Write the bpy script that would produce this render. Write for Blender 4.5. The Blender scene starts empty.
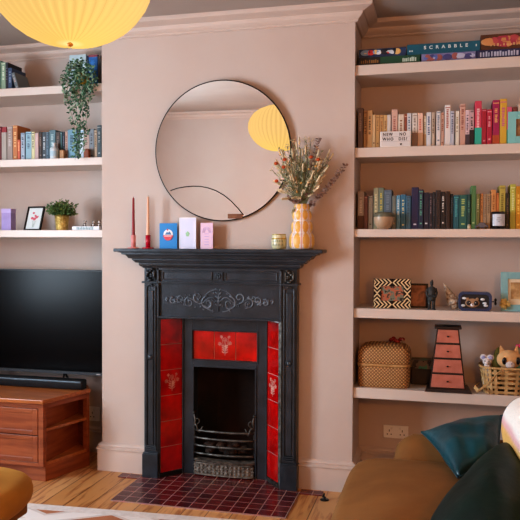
import bpy, bmesh, math, random
from mathutils import Vector, Matrix
random.seed(7)
S = bpy.context.scene
COL = S.collection
PI = math.pi

# ------------------------------------------------------------------ camera numbers
CAM = Vector((1.13848814, -3.52289038, 1.25223485))
CR = Vector((0.96945651, 0.24522922, 0.00408718))
CU = Vector((-0.0099003, 0.02247677, 0.99969834))
CF = Vector((-0.24506338, 0.96920453, -0.02421809))
FPX = 703.4947
def ray(px, py): return CF + CR * ((px - 260) / FPX) - CU * ((py - 260) / FPX)
def at(px, py, Y):                       # a measured point on the plane y = Y
    d = ray(px, py); return CAM + d * ((Y - CAM.y) / d.y)
def onz(px, py, Z):                      # a measured point on the plane z = Z
    d = ray(px, py); return CAM + d * ((Z - CAM.z) / d.z)

# ------------------------------------------------------------------ materials
def lin(h):
    h = h.lstrip('#'); v = [int(h[i:i+2], 16) / 255 for i in (0, 2, 4)]
    return tuple((c / 12.92 if c <= .04045 else ((c + .055) / 1.055) ** 2.4) for c in v) + (1,)
_M = {}
def mat(name, hexc, rough=.6, hex2=None, nscale=8, bump=0, bscale=60, metal=0, spec=.5, emis=None, estr=0, stretch=None, coat=0, sheen=0, trans=0, alpha=None):
    if name in _M: return _M[name]
    m = bpy.data.materials.new(name); m.use_nodes = True
    nt = m.node_tree; b = nt.nodes['Principled BSDF']
    b.inputs['Base Color'].default_value = lin(hexc)
    b.inputs['Roughness'].default_value = rough; b.inputs['Metallic'].default_value = metal
    b.inputs['Specular IOR Level'].default_value = spec
    if coat: b.inputs['Coat Weight'].default_value = coat; b.inputs['Coat Roughness'].default_value = .08
    if sheen: b.inputs['Sheen Weight'].default_value = sheen; b.inputs['Sheen Roughness'].default_value = .4; b.inputs['Sheen Tint'].default_value = lin(hex2 or hexc)
    if trans: b.inputs['Transmission Weight'].default_value = trans
    tc = nt.nodes.new('ShaderNodeTexCoord'); mp = nt.nodes.new('ShaderNodeMapping')
    nt.links.new(tc.outputs['Object'], mp.inputs['Vector'])
    if stretch: mp.inputs['Scale'].default_value = stretch
    if hex2:
        n = nt.nodes.new('ShaderNodeTexNoise'); n.inputs['Scale'].default_value = nscale; n.inputs['Detail'].default_value = 5
        nt.links.new(mp.outputs[0], n.inputs['Vector'])
        r = nt.nodes.new('ShaderNodeValToRGB'); r.color_ramp.elements[0].color = lin(hexc); r.color_ramp.elements[1].color = lin(hex2)
        r.color_ramp.elements[0].position = .35; r.color_ramp.elements[1].position = .65
        nt.links.new(n.outputs['Fac'], r.inputs['Fac']); nt.links.new(r.outputs[0], b.inputs['Base Color'])
    if bump:
        n2 = nt.nodes.new('ShaderNodeTexNoise'); n2.inputs['Scale'].default_value = bscale; n2.inputs['Detail'].default_value = 4
        nt.links.new(mp.outputs[0], n2.inputs['Vector'])
        bp = nt.nodes.new('ShaderNodeBump'); bp.inputs['Strength'].default_value = bump; bp.inputs['Distance'].default_value = .01
        nt.links.new(n2.outputs['Fac'], bp.inputs['Height']); nt.links.new(bp.outputs[0], b.inputs['Normal'])
    if emis:
        b.inputs['Emission Color'].default_value = lin(emis); b.inputs['Emission Strength'].default_value = estr
    _M[name] = m; return m
def flat(hexc, rough=.55, **k): return mat('paint_' + hexc.lstrip('#') + str(int(rough * 100)), hexc, rough, **k)

WALL = mat('wall_plaster', '#c3b4ab', .8, '#c0aea4', 2.5, .05, 40)
TRIMM = mat('wall_trim_paint', '#c9b8ae', .5, '#c4b1a6', 3)
CEIL = mat('ceiling_paint', '#b0a59d', .9, '#a99d95', 2)
SHELFM = mat('shelf_paint', '#d2c5bc', .4, '#cec0b6', 3)
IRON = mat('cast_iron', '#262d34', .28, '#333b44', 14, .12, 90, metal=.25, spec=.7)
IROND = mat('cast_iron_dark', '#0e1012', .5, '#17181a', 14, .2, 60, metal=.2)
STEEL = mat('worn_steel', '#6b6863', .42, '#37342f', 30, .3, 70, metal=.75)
SOOT = mat('firebox_soot', '#0c0a09', .95, '#21140c', 5, .4, 20)
VELVET = mat('mustard_velvet', '#6e4514', .85, '#7b5120', 6, .12, 30, sheen=.25)
TEAL = mat('teal_velvet', '#043640', .34, '#074a55', 5, .4, 12, sheen=.3)
TEALD = mat('dark_teal_velvet', '#021512', .55, '#04241f', 5, .35, 12, spec=.25)
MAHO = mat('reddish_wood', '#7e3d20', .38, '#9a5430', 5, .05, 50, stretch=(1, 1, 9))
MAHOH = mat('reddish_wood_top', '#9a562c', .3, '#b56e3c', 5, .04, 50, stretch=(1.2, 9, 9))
MAHOD = mat('reddish_wood_dark', '#5a2a16', .5, '#6b351c', 5)  # darker tone of the reddish wood, for furniture legs
PAGES = mat('book_paper', '#d9cdb6', .9, '#cfc1a6', 80, stretch=(8, 1, 1))
INK = mat('print_ink', '#1b1a1c', .6)
WHITE = mat('white_plastic', '#e4e0dc', .4)
LEAF = mat('leaf_green', '#2f5a2c', .5, '#5c8a4c', 30)
LEAFD = mat('leaf_dark_green', '#1f3d2c', .45, '#3f6b4c', 25)
STEM = mat('stem_green', '#4c5a2a', .7)

def wood_floor():
    m = bpy.data.materials.new('stripped_pine_boards'); m.use_nodes = True; nt = m.node_tree; b = nt.nodes['Principled BSDF']; L = nt.links.new
    tc = nt.nodes.new('ShaderNodeTexCoord'); mp = nt.nodes.new('ShaderNodeMapping'); mp.inputs['Rotation'].default_value = (0, 0, PI / 2)
    L(tc.outputs['Object'], mp.inputs[0])
    br = nt.nodes.new('ShaderNodeTexBrick'); br.offset = .37; br.inputs['Scale'].default_value = 1
    br.inputs['Brick Width'].default_value = 1.7; br.inputs['Row Height'].default_value = .115; br.inputs['Mortar Size'].default_value = .0022
    br.inputs['Color1'].default_value = lin('#d3a06c'); br.inputs['Color2'].default_value = lin('#bd854e'); br.inputs['Mortar'].default_value = lin('#5a3418')
    L(mp.outputs[0], br.inputs['Vector'])
    mp2 = nt.nodes.new('ShaderNodeMapping'); mp2.inputs['Scale'].default_value = (14, 1.6, 1); L(tc.outputs['Object'], mp2.inputs[0])
    n = nt.nodes.new('ShaderNodeTexNoise'); n.inputs['Scale'].default_value = 2.4; n.inputs['Detail'].default_value = 7; n.inputs['Distortion'].default_value = .8; L(mp2.outputs[0], n.inputs['Vector'])
    r = nt.nodes.new('ShaderNodeValToRGB'); r.color_ramp.elements[0].position = .36; r.color_ramp.elements[0].color = lin('#b07a4e'); r.color_ramp.elements[1].position = .5; r.color_ramp.elements[1].color = (1, 1, 1, 1)
    L(n.outputs['Fac'], r.inputs[0])
    mx = nt.nodes.new('ShaderNodeMixRGB'); mx.blend_type = 'MULTIPLY'; mx.inputs[0].default_value = .75; L(br.outputs['Color'], mx.inputs[1]); L(r.outputs[0], mx.inputs[2]); L(mx.outputs[0], b.inputs['Base Color'])
    b.inputs['Roughness'].default_value = .42
    bp = nt.nodes.new('ShaderNodeBump'); bp.inputs['Strength'].default_value = .25; bp.inputs['Distance'].default_value = .004; L(br.outputs['Fac'], bp.inputs['Height']); bp.invert = True; L(bp.outputs[0], b.inputs['Normal'])
    return m
def hearth_mat():
    m = bpy.data.materials.new('hearth_tiles'); m.use_nodes = True; nt = m.node_tree; b = nt.nodes['Principled BSDF']; L = nt.links.new
    tc = nt.nodes.new('ShaderNodeTexCoord')
    br = nt.nodes.new('ShaderNodeTexBrick'); br.offset = 0; br.inputs['Scale'].default_value = 1
    br.inputs['Brick Width'].default_value = .0665; br.inputs['Row Height'].default_value = .0665; br.inputs['Mortar Size'].default_value = .0022; br.inputs['Bias'].default_value = 0
    br.inputs['Color1'].default_value = lin('#47151a'); br.inputs['Color2'].default_value = lin('#6a2424'); br.inputs['Mortar'].default_value = lin('#a08078')
    L(tc.outputs['Object'], br.inputs['Vector'])
    n = nt.nodes.new('ShaderNodeTexNoise'); n.inputs['Scale'].default_value = 25; L(tc.outputs['Object'], n.inputs['Vector'])
    mx = nt.nodes.new('ShaderNodeMixRGB'); mx.blend_type = 'OVERLAY'; mx.inputs[0].default_value = .35; L(br.outputs['Color'], mx.inputs[1]); L(n.outputs['Color'], mx.inputs[2]); L(mx.outputs[0], b.inputs['Base Color'])
    b.inputs['Roughness'].default_value = .22
    bp = nt.nodes.new('ShaderNodeBump'); bp.inputs['Strength'].default_value = .3; bp.inputs['Distance'].default_value = .003; bp.invert = True; L(br.outputs['Fac'], bp.inputs['Height']); L(bp.outputs[0], b.inputs['Normal'])
    return m
def weave_mat(name, c1, c2, sc=90, rot=PI / 4):
    m = bpy.data.materials.new(name); m.use_nodes = True; nt = m.node_tree; b = nt.nodes['Principled BSDF']; L = nt.links.new
    tc = nt.nodes.new('ShaderNodeTexCoord'); hs = []
    for a in (rot, -rot):
        mp = nt.nodes.new('ShaderNodeMapping'); mp.inputs['Rotation'].default_value = (0, a, 0); L(tc.outputs['Object'], mp.inputs[0])
        w = nt.nodes.new('ShaderNodeTexWave'); w.inputs['Scale'].default_value = sc / 6.28; w.inputs['Distortion'].default_value = .6; w.inputs['Detail'].default_value = 1; L(mp.outputs[0], w.inputs['Vector']); hs.append(w)
    mu = nt.nodes.new('ShaderNodeMath'); mu.operation = 'MULTIPLY'; L(hs[0].outputs['Fac'], mu.inputs[0]); L(hs[1].outputs['Fac'], mu.inputs[1])
    r = nt.nodes.new('ShaderNodeValToRGB'); r.color_ramp.elements[0].color = lin(c1); r.color_ramp.elements[0].position = .08; r.color_ramp.elements[1].color = lin(c2); r.color_ramp.elements[1].position = .5
    L(mu.outputs[0], r.inputs[0]); L(r.outputs[0], b.inputs['Base Color']); b.inputs['Roughness'].default_value = .6
    bp = nt.nodes.new('ShaderNodeBump'); bp.inputs['Strength'].default_value = .6; bp.inputs['Distance'].default_value = .004; L(mu.outputs[0], bp.inputs['Height']); L(bp.outputs[0], b.inputs['Normal'])
    return m
def multi_mat(name, cols, scale=25, rough=.5, kind='vor', stretch=(1, 1, 1)):   # patches of several colours
    m = bpy.data.materials.new(name); m.use_nodes = True; nt = m.node_tree; b = nt.nodes['Principled BSDF']; L = nt.links.new
    tc = nt.nodes.new('ShaderNodeTexCoord'); mp = nt.nodes.new('ShaderNodeMapping'); mp.inputs['Scale'].default_value = stretch; L(tc.outputs['Object'], mp.inputs[0])
    n = nt.nodes.new('ShaderNodeTexNoise'); n.inputs['Scale'].default_value = scale; n.inputs['Detail'].default_value = 3; L(mp.outputs[0], n.inputs['Vector'])
    r = nt.nodes.new('ShaderNodeValToRGB'); r.color_ramp.interpolation = 'CONSTANT' if kind == 'vor' else 'LINEAR'
    e = r.color_ramp.elements; e[0].color = lin(cols[0]); e[0].position = 0; e[1].color = lin(cols[-1]); e[1].position = .66
    for i, c in enumerate(cols[1:-1]): x = e.new(.36 + .3 * i / max(1, len(cols) - 2)); x.color = lin(c)
    L(n.outputs['Fac'], r.inputs[0]); L(r.outputs[0], b.inputs['Base Color']); b.inputs['Roughness'].default_value = rough
    return m

# ------------------------------------------------------------------ mesh helpers
class MB:
    """collects shapes, then links them as ONE mesh object; each shape may use its own material slot"""
    def __init__(s): s.v = []; s.f = []; s.m = []; s.sm = []
    def add(s, vs, fs, mi=0, smooth=False, M=None):
        o = len(s.v)
        for v in vs:
            v = Vector(v); s.v.append(M @ v if M else v)
        for f in fs: s.f.append([i + o for i in f]); s.m.append(mi); s.sm.append(smooth)
        return s
    def box(s, x0, x1, y0, y1, z0, z1, mi=0, M=None):
        vs = [(x, y, z) for z in (z0, z1) for y in (y0, y1) for x in (x0, x1)]
        return s.add(vs, [(0, 2, 3, 1), (4, 5, 7, 6), (0, 1, 5, 4), (2, 6, 7, 3), (0, 4, 6, 2), (1, 3, 7, 5)], mi, False, M)
    def prism(s, pts, y0, y1, mi=0, M=None):                   # xz polygon extruded along y
        n = len(pts); vs = [(x, y0, z) for x, z in pts] + [(x, y1, z) for x, z in pts]
        fs = [tuple(range(n)), tuple(range(2 * n - 1, n - 1, -1))] + [(i, i + n, (i + 1) % n + n, (i + 1) % n) for i in range(n)]
        return s.add(vs, fs, mi, False, M)
    def prismz(s, pts, z0, z1, mi=0, M=None, top=None):        # xy polygon extruded along z
        n = len(pts); t = top or pts; vs = [(x, y, z0) for x, y in pts] + [(x, y, z1) for x, y in t]
        fs = [tuple(range(n))[::-1], tuple(range(n, 2 * n))] + [(i, (i + 1) % n, (i + 1) % n + n, i + n) for i in range(n)]
        return s.add(vs, fs, mi, False, M)
    def tube(s, path, r, seg=8, mi=0, M=None, caps=True):
        path = [Vector(p) for p in path]; n = len(path); rs = r if isinstance(r, (list, tuple)) else [r] * n
        vs = []; up = Vector((0, 0, 1)); prev = None
        for i, p in enumerate(path):
            t = (path[min(i + 1, n - 1)] - path[max(i - 1, 0)]).normalized()
            if prev is None: a = t.cross(up if abs(t.z) < .95 else Vector((1, 0, 0))).normalized()
            else: a = (prev - t * prev.dot(t)).normalized()
            prev = a; b = t.cross(a)
            for k in range(seg):
                w = 2 * PI * k / seg; vs.append(p + (a * math.cos(w) + b * math.sin(w)) * rs[i])
        fs = [(i * seg + k, i * seg + (k + 1) % seg, (i + 1) * seg + (k + 1) % seg, (i + 1) * seg + k) for i in range(n - 1) for k in range(seg)]
        if caps: fs += [tuple(range(seg))[::-1], tuple(range((n - 1) * seg, n * seg))]
        return s.add(vs, fs, mi, True, M)
    def lathe(s, prof, seg=32, c=(0, 0, 0), mi=0, M=None, mod=None, bands=None):
        vs = []; c = Vector(c)
        for r, z in prof:
            for k in range(seg):
                w = 2 * PI * k / seg; q = r * (mod(k, z) if mod else 1); vs.append(c + Vector((q * math.cos(w), q * math.sin(w), z)))
        n = len(prof)
        for i in range(n - 1):
            fs = [(i * seg + k, i * seg + (k + 1) % seg, (i + 1) * seg + (k + 1) % seg, (i + 1) * seg + k) for k in range(seg)]
            if i == 0: base = len(s.v); s.add(vs, [], mi, True, M)
            for k, f in enumerate(fs): s.f.append([j + base for j in f]); s.m.append(bands(i, k) if bands else mi); s.sm.append(True)
        for ring, rev in ((0, True), (n - 1, False)):
            if prof[ring][0] > 1e-4:
                f = [base + ring * seg + k for k in range(seg)]; s.f.append(f[::-1] if rev else f); s.m.append(mi); s.sm.append(False)
        return s
    def ball(s, c, r, seg=14, rings=9, mi=0, M=None):
        r = r if isinstance(r, (tuple, list)) else (r, r, r); vs = []; c = Vector(c)
        for i in range(rings + 1):
            t = PI * i / rings
            for k in range(seg):
                w = 2 * PI * k / seg; vs.append(c + Vector((r[0] * math.sin(t) * math.cos(w), r[1] * math.sin(t) * math.sin(w), -r[2] * math.cos(t))))
        fs = [(i * seg + k, i * seg + (k + 1) % seg, (i + 1) * seg + (k + 1) % seg, (i + 1) * seg + k) for i in range(rings) for k in range(seg)]
        return s.add(vs, fs, mi, True, M)
    def leaf(s, p, d, ln, w, mi=0, nrm=None):
        p = Vector(p); d = Vector(d).normalized(); n = Vector(nrm) if nrm else Vector((random.uniform(-1, 1), random.uniform(-1, 0), random.uniform(-.3, 1)))
        a = d.cross(n); a = a.normalized() if a.length > 1e-5 else Vector((1, 0, 0)); u = a.cross(d) * .15 * ln
        return s.add([p, p + d * ln * .35 + a * w * .5, p + d * ln * .75 + a * w * .36 - u * .3, p + d * ln - u, p + d * ln * .75 - a * w * .36 - u * .3, p + d * ln * .35 - a * w * .5, p + d * ln * .5 + u], [(0, 1, 6), (1, 2, 6), (2, 3, 6), (3, 4, 6), (4, 5, 6), (5, 0, 6)], mi, True)
    def superbox(s, hx, hy, z0, z1, e=5, seg=48, prof=None, c=(0, 0), mi=0, M=None, smooth=True):
        """rounded-plan stack: prof = list of (scale, z)"""
        prof = prof or [(1, z0), (1, z1)]; vs = []
        def sg(v, p): return math.copysign(abs(v) ** p, v)
        for sc, z in prof:
            for k in range(seg):
                w = 2 * PI * (k + .5) / seg; vs.append((c[0] + sc * hx * sg(math.cos(w), 2 / e), c[1] + sc * hy * sg(math.sin(w), 2 / e), z))
        n = len(prof); fs = [(i * seg + k, i * seg + (k + 1) % seg, (i + 1) * seg + (k + 1) % seg, (i + 1) * seg + k) for i in range(n - 1) for k in range(seg)]
        fs += [tuple(range(seg))[::-1], tuple(range((n - 1) * seg, n * seg))]
        return s.add(vs, fs, mi, smooth, M)
    def build(s, name, mats, parent=None, bevel=0, loc=None, rot=None, fix=True):
        me = bpy.data.meshes.new(name); me.from_pydata([tuple(v) for v in s.v], [], s.f)
        for mm in (mats if isinstance(mats, (list, tuple)) else [mats]): me.materials.append(mm)
        for p, mi, sm in zip(me.polygons, s.m, s.sm): p.material_index = mi; p.use_smooth = sm
        if fix:
            bm = bmesh.new(); bm.from_mesh(me); bmesh.ops.recalc_face_normals(bm, faces=bm.faces); bm.to_mesh(me); bm.free()
        o = bpy.data.objects.new(name, me); COL.objects.link(o)
        if parent: o.parent = parent
        if loc is not None: o.location = loc
        if rot is not None: o.rotation_euler = rot
        if bevel:
            b = o.modifiers.new('edge', 'BEVEL'); b.width = bevel; b.segments = 2; b.limit_method = 'ANGLE'; b.angle_limit = .7
        return o
def tag(o, label=None, cat=None, group=None, kind=None):
    if label: o['label'] = label
    if cat: o['category'] = cat
    if group: o['group'] = group
    if kind: o['kind'] = kind
    return o
def thing(name, label, cat, loc=(0, 0, 0), rz=0, group=None):
    o = bpy.data.objects.new(name, None); COL.objects.link(o); o.location = loc; o.rotation_euler = (0, 0, rz); o.empty_display_size = .05
    return tag(o, label, cat, group)
def struct(name, mb, m, bevel=0, label=None): return tag(mb.build(name, m, bevel=bevel), label=label, kind='structure')
def text(name, body, size, m, parent, loc, rot=(PI / 2, 0, 0), ext=.0004, align='CENTER', sx=1, bold=0, sp=1):
    c = bpy.data.curves.new(name, 'FONT'); c.body = body; c.size = size; c.extrude = ext; c.align_x = align; c.align_y = 'CENTER'; c.offset = bold; c.space_character = sp; c.materials.append(m)
    o = bpy.data.objects.new(name, c); COL.objects.link(o); bpy.context.view_layer.update()
    me = bpy.data.meshes.new_from_object(o.evaluated_get(bpy.context.evaluated_depsgraph_get())); bpy.data.objects.remove(o)
    o = bpy.data.objects.new(name, me); COL.objects.link(o); o.parent = parent; o.location = loc; o.rotation_euler = rot; o.scale = (sx, 1, 1); return o

def sweep(mb, path, prof, mi=0):
    """mitred moulding: path = xy points, prof = (offset to the right-hand side of travel, z)"""
    n = len(path); mit = []
    for i in range(n):
        def nr(a, b): t = (Vector(b) - Vector(a)).normalized(); return Vector((t.y, -t.x))
        if i == 0: m = nr(path[0], path[1])
        elif i == n - 1: m = nr(path[-2], path[-1])
        else:
            a = nr(path[i - 1], path[i]); b = nr(path[i], path[i + 1]); m = (a + b) / (1 + a.dot(b))
        mit.append(m)
    k = len(prof); vs = [(p[0] + m.x * o, p[1] + m.y * o, z) for p, m in zip(path, mit) for o, z in prof]
    fs = [(i * k + j, i * k + (j + 1) % k, (i + 1) * k + (j + 1) % k, (i + 1) * k + j) for i in range(n - 1) for j in range(k)]
    fs += [tuple(range(k)), tuple(range((n - 1) * k, n * k))[::-1]]
    mb.add(vs, fs, mi); return mb

# ------------------------------------------------------------------ room shell
XL, XR, D = -.6448, .7302, .2956          # chimney breast edges, alcove depth
LX, RX, RY, H = -2.15, 1.86, -4.35, 2.425
CX = .043                                 # centre line of the fireplace
struct('floor', MB().box(LX - .1, RX + .1, RY - .1, D + .1, -.06, 0), wood_floor())
struct('ceiling', MB().box(LX - .1, RX + .1, RY - .1, D + .1, H, H + .06), CEIL)
wb = MB(); ox0, ox1, oz = CX - .335, CX + .335, .9
wb.box(XL, ox0, 0, D + .05, 0, H).box(ox1, XR, 0, D + .05, 0, H).box(ox0, ox1, 0, D + .05, oz, H)
struct('wall_breast', wb, WALL)
struct('wall_alcove_left', MB().box(LX - .1, XL, D, D + .1, 0, H), WALL)
struct('wall_alcove_right', MB().box(XR, RX + .1, D, D + .1, 0, H), WALL)
struct('wall_right', MB().box(RX, RX + .1, RY, D, 0, H), WALL)
struct('wall_rear', MB().box(LX, RX, RY - .1, RY, 0, H), WALL)
# left wall with an assumed unseen window opening that lets the daylight in
wy0, wy1, wz0, wz1 = -2.75, -1.45, .7, 2.15
lw = MB(); lw.box(LX - .1, LX, RY, wy0, 0, H).box(LX - .1, LX, wy1, D, 0, H).box(LX - .1, LX, wy0, wy1, 0, wz0).box(LX - .1, LX, wy0, wy1, wz1, H)
struct('wall_left', lw, WALL)
wf = MB()
for a, b, c, d in ((wy0, wy0 + .06, wz0, wz1), (wy1 - .06, wy1, wz0, wz1), (wy0, wy1, wz0, wz0 + .06), (wy0, wy1, wz1 - .06, wz1), (wy0, wy1, 1.40, 1.45), (-2.12, -2.08, wz0, wz1)):
    wf.box(LX - .08, LX - .03, a, b, c, d)
struct('assumed_window_1', wf, WHITE)  # frame of the assumed window, out of view

path_all = [(LX, RY), (LX, D), (XL, D), (XL, 0), (XR, 0), (XR, D), (RX, D), (RX, RY), (LX, RY)]
corn = [(0, 2.349), (.010, 2.347), (.016, 2.352), (.016, 2.358), (.024, 2.364), (.034, 2.374), (.04, 2.385), (.041, 2.391), (.05, 2.391), (.055, 2.394), (.072, 2.399), (.088, 2.404), (.092, 2.409), (.092, H), (0, H)]
struct('trim_1', sweep(MB(), path_all, corn), TRIMM, label='painted plaster cornice running round the top of the walls')
bb = [(0, 0), (.020, 0), (.020, .114), (.026, .118), (.026, .125), (.015, .128), (.015, .134), (.019, .138), (.017, .144), (.005, .152), (0, .152)]
BW0, BW1 = CX - .4125, CX + .4125
struct('baseboard_left', sweep(MB(), [(LX, D), (XL, D), (XL, 0), (BW0 - .002, 0)], bb), TRIMM)
struct('baseboard_right', sweep(MB(), [(BW1 + .002, 0), (XR, 0), (XR, D), (RX, D), (RX, RY)], bb), TRIMM)
struct('baseboard_rear', sweep(MB(), [(RX, RY), (LX, RY), (LX, D)], bb), TRIMM)

# hearth
hm = hearth_mat()
t = thing('tiled_hearth', 'dark red quarry tiled hearth on the floor in front of the fireplace', 'hearth', (CX - .43, -.425, 0))
MB().prismz([(0, 0), (.868, 0), (.868, .345), (.765, .348), (.665, .475), (.195, .475), (.095, .348), (0, .345)], 0, .006).build('tile_bed', hm, t)
MB().box(-.118, 0, .325, .383, 0, .005).build('edge_strip', hm, t); MB().box(.868, .98, .325, .383, 0, .005).build('edge_strip', hm, t)

# rug
rm = bpy.data.materials.new('flatweave_rug'); rm.use_nodes = True
def _rug():
    nt = rm.node_tree; b = nt.nodes['Principled BSDF']; L = nt.links.new; b.inputs['Roughness'].default_value = .95
    tc = nt.nodes.new('ShaderNodeTexCoord')
    outs = []
    for sc, rot in ((1.1, .5), (1.1, -.5)):
        mp = nt.nodes.new('ShaderNodeMapping'); mp.inputs['Rotation'].default_value = (0, 0, rot); L(tc.outputs['Object'], mp.inputs[0])
        w = nt.nodes.new('ShaderNodeTexWave'); w.bands_direction = 'Y'; w.inputs['Scale'].default_value = sc; w.inputs['Distortion'].default_value = 0; L(mp.outputs[0], w.inputs['Vector']); outs.append(w.outputs['Fac'])
    mx = nt.nodes.new('ShaderNodeMath'); mx.operation = 'MAXIMUM'; L(outs[0], mx.inputs[0]); L(outs[1], mx.inputs[1])
    r = nt.nodes.new('ShaderNodeValToRGB'); r.color_ramp.interpolation = 'CONSTANT'
    e = r.color_ramp.elements; e[0].color = lin('#a86a48'); e[0].position = 0; e[1].color = lin('#c9bdb6'); e[1].position = .7; x = e.new(.86); x.color = lin('#dcd4cf')
    L(mx.outputs[0], r.inputs[0])
    L(r.outputs[0], b.inputs['Base Color'])
_rug()
t = thing('area_rug', 'pale geometric flatweave rug lying in front of the hearth', 'rug', (0, -.525, 0), math.radians(3.4))
MB().box(-.74, .86, -1.9, -.062, .0, .007).build('woven_field', rm, t)
MB().box(-.74, .86, -.06, 0, 0, .008).build('border_band', mat('rug_border', '#d9d0cb', .95, '#cdc2bb', 40, .3, 200), t)

# ------------------------------------------------------------------ alcove shelves
ZR = dict(R1=(2.1383, 2.088), R2=(1.7289, 1.681), R3=(1.3237, 1.2833), R4=(.9269, .8789), R5=(.5269, .4746))
ZL = dict(L1=(2.1215, 2.0779), L2=(1.7192, 1.6776), L3=(1.3195, 1.2788))
lab = dict(R1='uppermost painted alcove shelf right of the chimney breast, under the board games', R2='painted alcove shelf under the cream and pink books and the lightbox',
  R3='painted alcove shelf under the blue, green and yellow books', R4='painted alcove shelf carrying the zigzag photo frame and figurine',
  R5='lowest painted alcove shelf, carrying the baskets and pink drawers', L1='uppermost painted alcove shelf on the left, under the trailing plant pot',
  L2='painted alcove shelf on the left carrying the long row of books', L3='painted alcove shelf above the television')
for k, (a, b) in ZR.items():
    tag(MB().box(XR + .0005, RX - .0005, .012, D - .0005, b, a).build('alcove_shelf', SHELFM, bevel=.002), lab[k], 'shelf', 'shelves in the right alcove')
for k, (a, b) in ZL.items():
    tag(MB().box(LX + .0005, XL - .0005, .012, D - .0005, b, a).build('alcove_shelf', SHELFM, bevel=.002), lab[k], 'shelf', 'shelves in the left alcove')

# ------------------------------------------------------------------ fireplace
FP = thing('cast_iron_fireplace', 'black cast iron fireplace with glossy red tiled cheeks and open grate', 'fireplace', (CX, 0, 0))
YB = -.072
HH = .4125
ms = MB()      # mantel shelf and its mouldings: mitred rings (half width, depth, z)
ms.prismz([(-.552, -.0005), (-.552, -.142), (.552, -.142), (.552, -.0005)], 1.2035, 1.2205)
ms.build('mantel_shelf', IRON, FP, bevel=.003)
prof = [(0, 1.118), (.06, 1.124), (.14, 1.13), (.17, 1.137), (.17, 1.144), (.30, 1.147), (.36, 1.156), (.42, 1.160), (.42, 1.167), (.55, 1.170), (.60, 1.180), (.66, 1.187), (.80, 1.190), (.80, 1.197), (.93, 1.200), (.93, 1.2035)]
mm = MB(); ring = []
for tt, z in prof:
    h = HH + .13 * tt; d = .072 + .062 * tt; ring += [(-h, -.0005, z), (-h, -d, z), (h, -d, z), (h, -.0005, z)]
n = len(prof)
mm.add(ring, [(i * 4 + j, i * 4 + j + 1, (i + 1) * 4 + j + 1, (i + 1) * 4 + j) for i in range(n - 1) for j in range(3)] + [(0, 1, 2, 3), (n * 4 - 4, n * 4 - 3, n * 4 - 2, n * 4 - 1)])
mm.build('cornice_moulding', IRON, FP)
for s in (-1, 1):
    def X(a, b): return (min(s * a, s * b), max(s * a, s * b))
    p = MB(); x = X(.335, HH)
    p.box(*x, YB + .012, -.0005, .13, 1.118); p.box(*X(.33, HH + .006), YB - .004, -.0005, 0, .13)
    p.box(*X(.33, HH + .003), YB - .002, -.0005, .13, .137)
    p.box(*X(.345, .352), YB + .004, YB + .013, .17, 1.02); p.box(*X(.395, .404), YB + .004, YB + .013, .17, 1.02)
    p.box(*X(.36, .388), YB + .006, YB + .013, .18, 1.0)
    for z in (.148, .158, .168): p.box(*X(.34, .405), YB + .002, YB + .013, z, z + .006)
    p.box(*X(.328, HH + .008), YB - .006, 0, 1.038, 1.048)
    pil = p.build('pilaster', IRON, FP, bevel=.0015)
    c = MB()
    for q in range(7): c.ball((s * (.375 + .012 * math.sin(q * 1.9)), YB + .003, 1.055 + q * .0095), (.013 - .0006 * q, .009, .007), 8, 6)
    for q in (-1, 1): c.tube([(s * .375 + q * .02, YB + .002, 1.052 + .01 * j + 0) for j in range(7)], [.003, .004, .006, .006, .006, .004, .002], 6)
    c.tube([(s * .375 + .012 * math.cos(w), YB + .004, 1.02 + .012 * math.sin(w)) for w in [PI * j / 8 for j in range(9)]], .003, 6)
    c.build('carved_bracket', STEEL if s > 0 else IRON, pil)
    c = MB(); c.ball((s * .375, YB + .004, .645), (.014, .008, .014)); c.tube([(s * .375 + .017 * math.cos(w), YB + .005, .645 + .017 * math.sin(w)) for w in [2 * PI * j / 16 for j in range(17)]], .0025, 6)
    c.build('boss', IRON, pil)
# frieze
fr = MB()
fr.box(-.336, .336, YB + .014, -.0005, .862, 1.118)
fr.box(-.336, .336, YB - .004, YB + .02, 1.04, 1.048); fr.box(-.336, .336, YB - .002, YB + .02, .856, .866)
fr.box(-.336, -.326, YB, YB + .02, .862, 1.118); fr.box(.326, .336, YB, YB + .02, .862, 1.118)
fr.box(-.336, .336, YB, YB + .02, 1.108, 1.118)
for a, b in ((-.31, -.035), (.035, .31)):
    fr.box(a, b, YB + .008, YB + .016, 1.058, 1.062); fr.box(a, b, YB + .008, YB + .016, 1.097, 1.101); fr.box(a, a + .004, YB + .008, YB + .016, 1.058, 1.101); fr.box(b - .004, b, YB + .008, YB + .016, 1.058, 1.101)
fz = fr.build('frieze_panel', IRON, FP, bevel=.0012)
ro = MB(); ro.box(-.024, .024, YB + .004, YB + .016, 1.058, 1.102)
for k in range(8): w = 2 * PI * k / 8; ro.ball((.011 * math.cos(w), YB + .003, 1.08 + .011 * math.sin(w)), (.006, .005, .006), 8, 6)
ro.ball((0, YB + .001, 1.08), .006, 8, 6); ro.build('rosette', IRON, fz)
RELIEF = mat('cast_relief', '#717b86', .3, '#454e58', 20, metal=.4, spec=.9)  # paler than the iron around it: highlights put into the relief colour
sc = MB(); yr = YB + .0125
def spiral(cx, cz, r0, turns, a0, s, th=.0048):
    r0 *= 1.12; cx *= 1.06
    pts = []; N = 26
    for i in range(N):
        k = i / (N - 1); w = a0 + s * turns * 2 * PI * k; r = r0 * (1 - k * .85); pts.append((cx + r * math.cos(w), yr, cz + r * math.sin(w)))
    sc.tube(pts, [th * (1 - .45 * i / N) for i in range(N)], 6)
zc = .952
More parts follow.
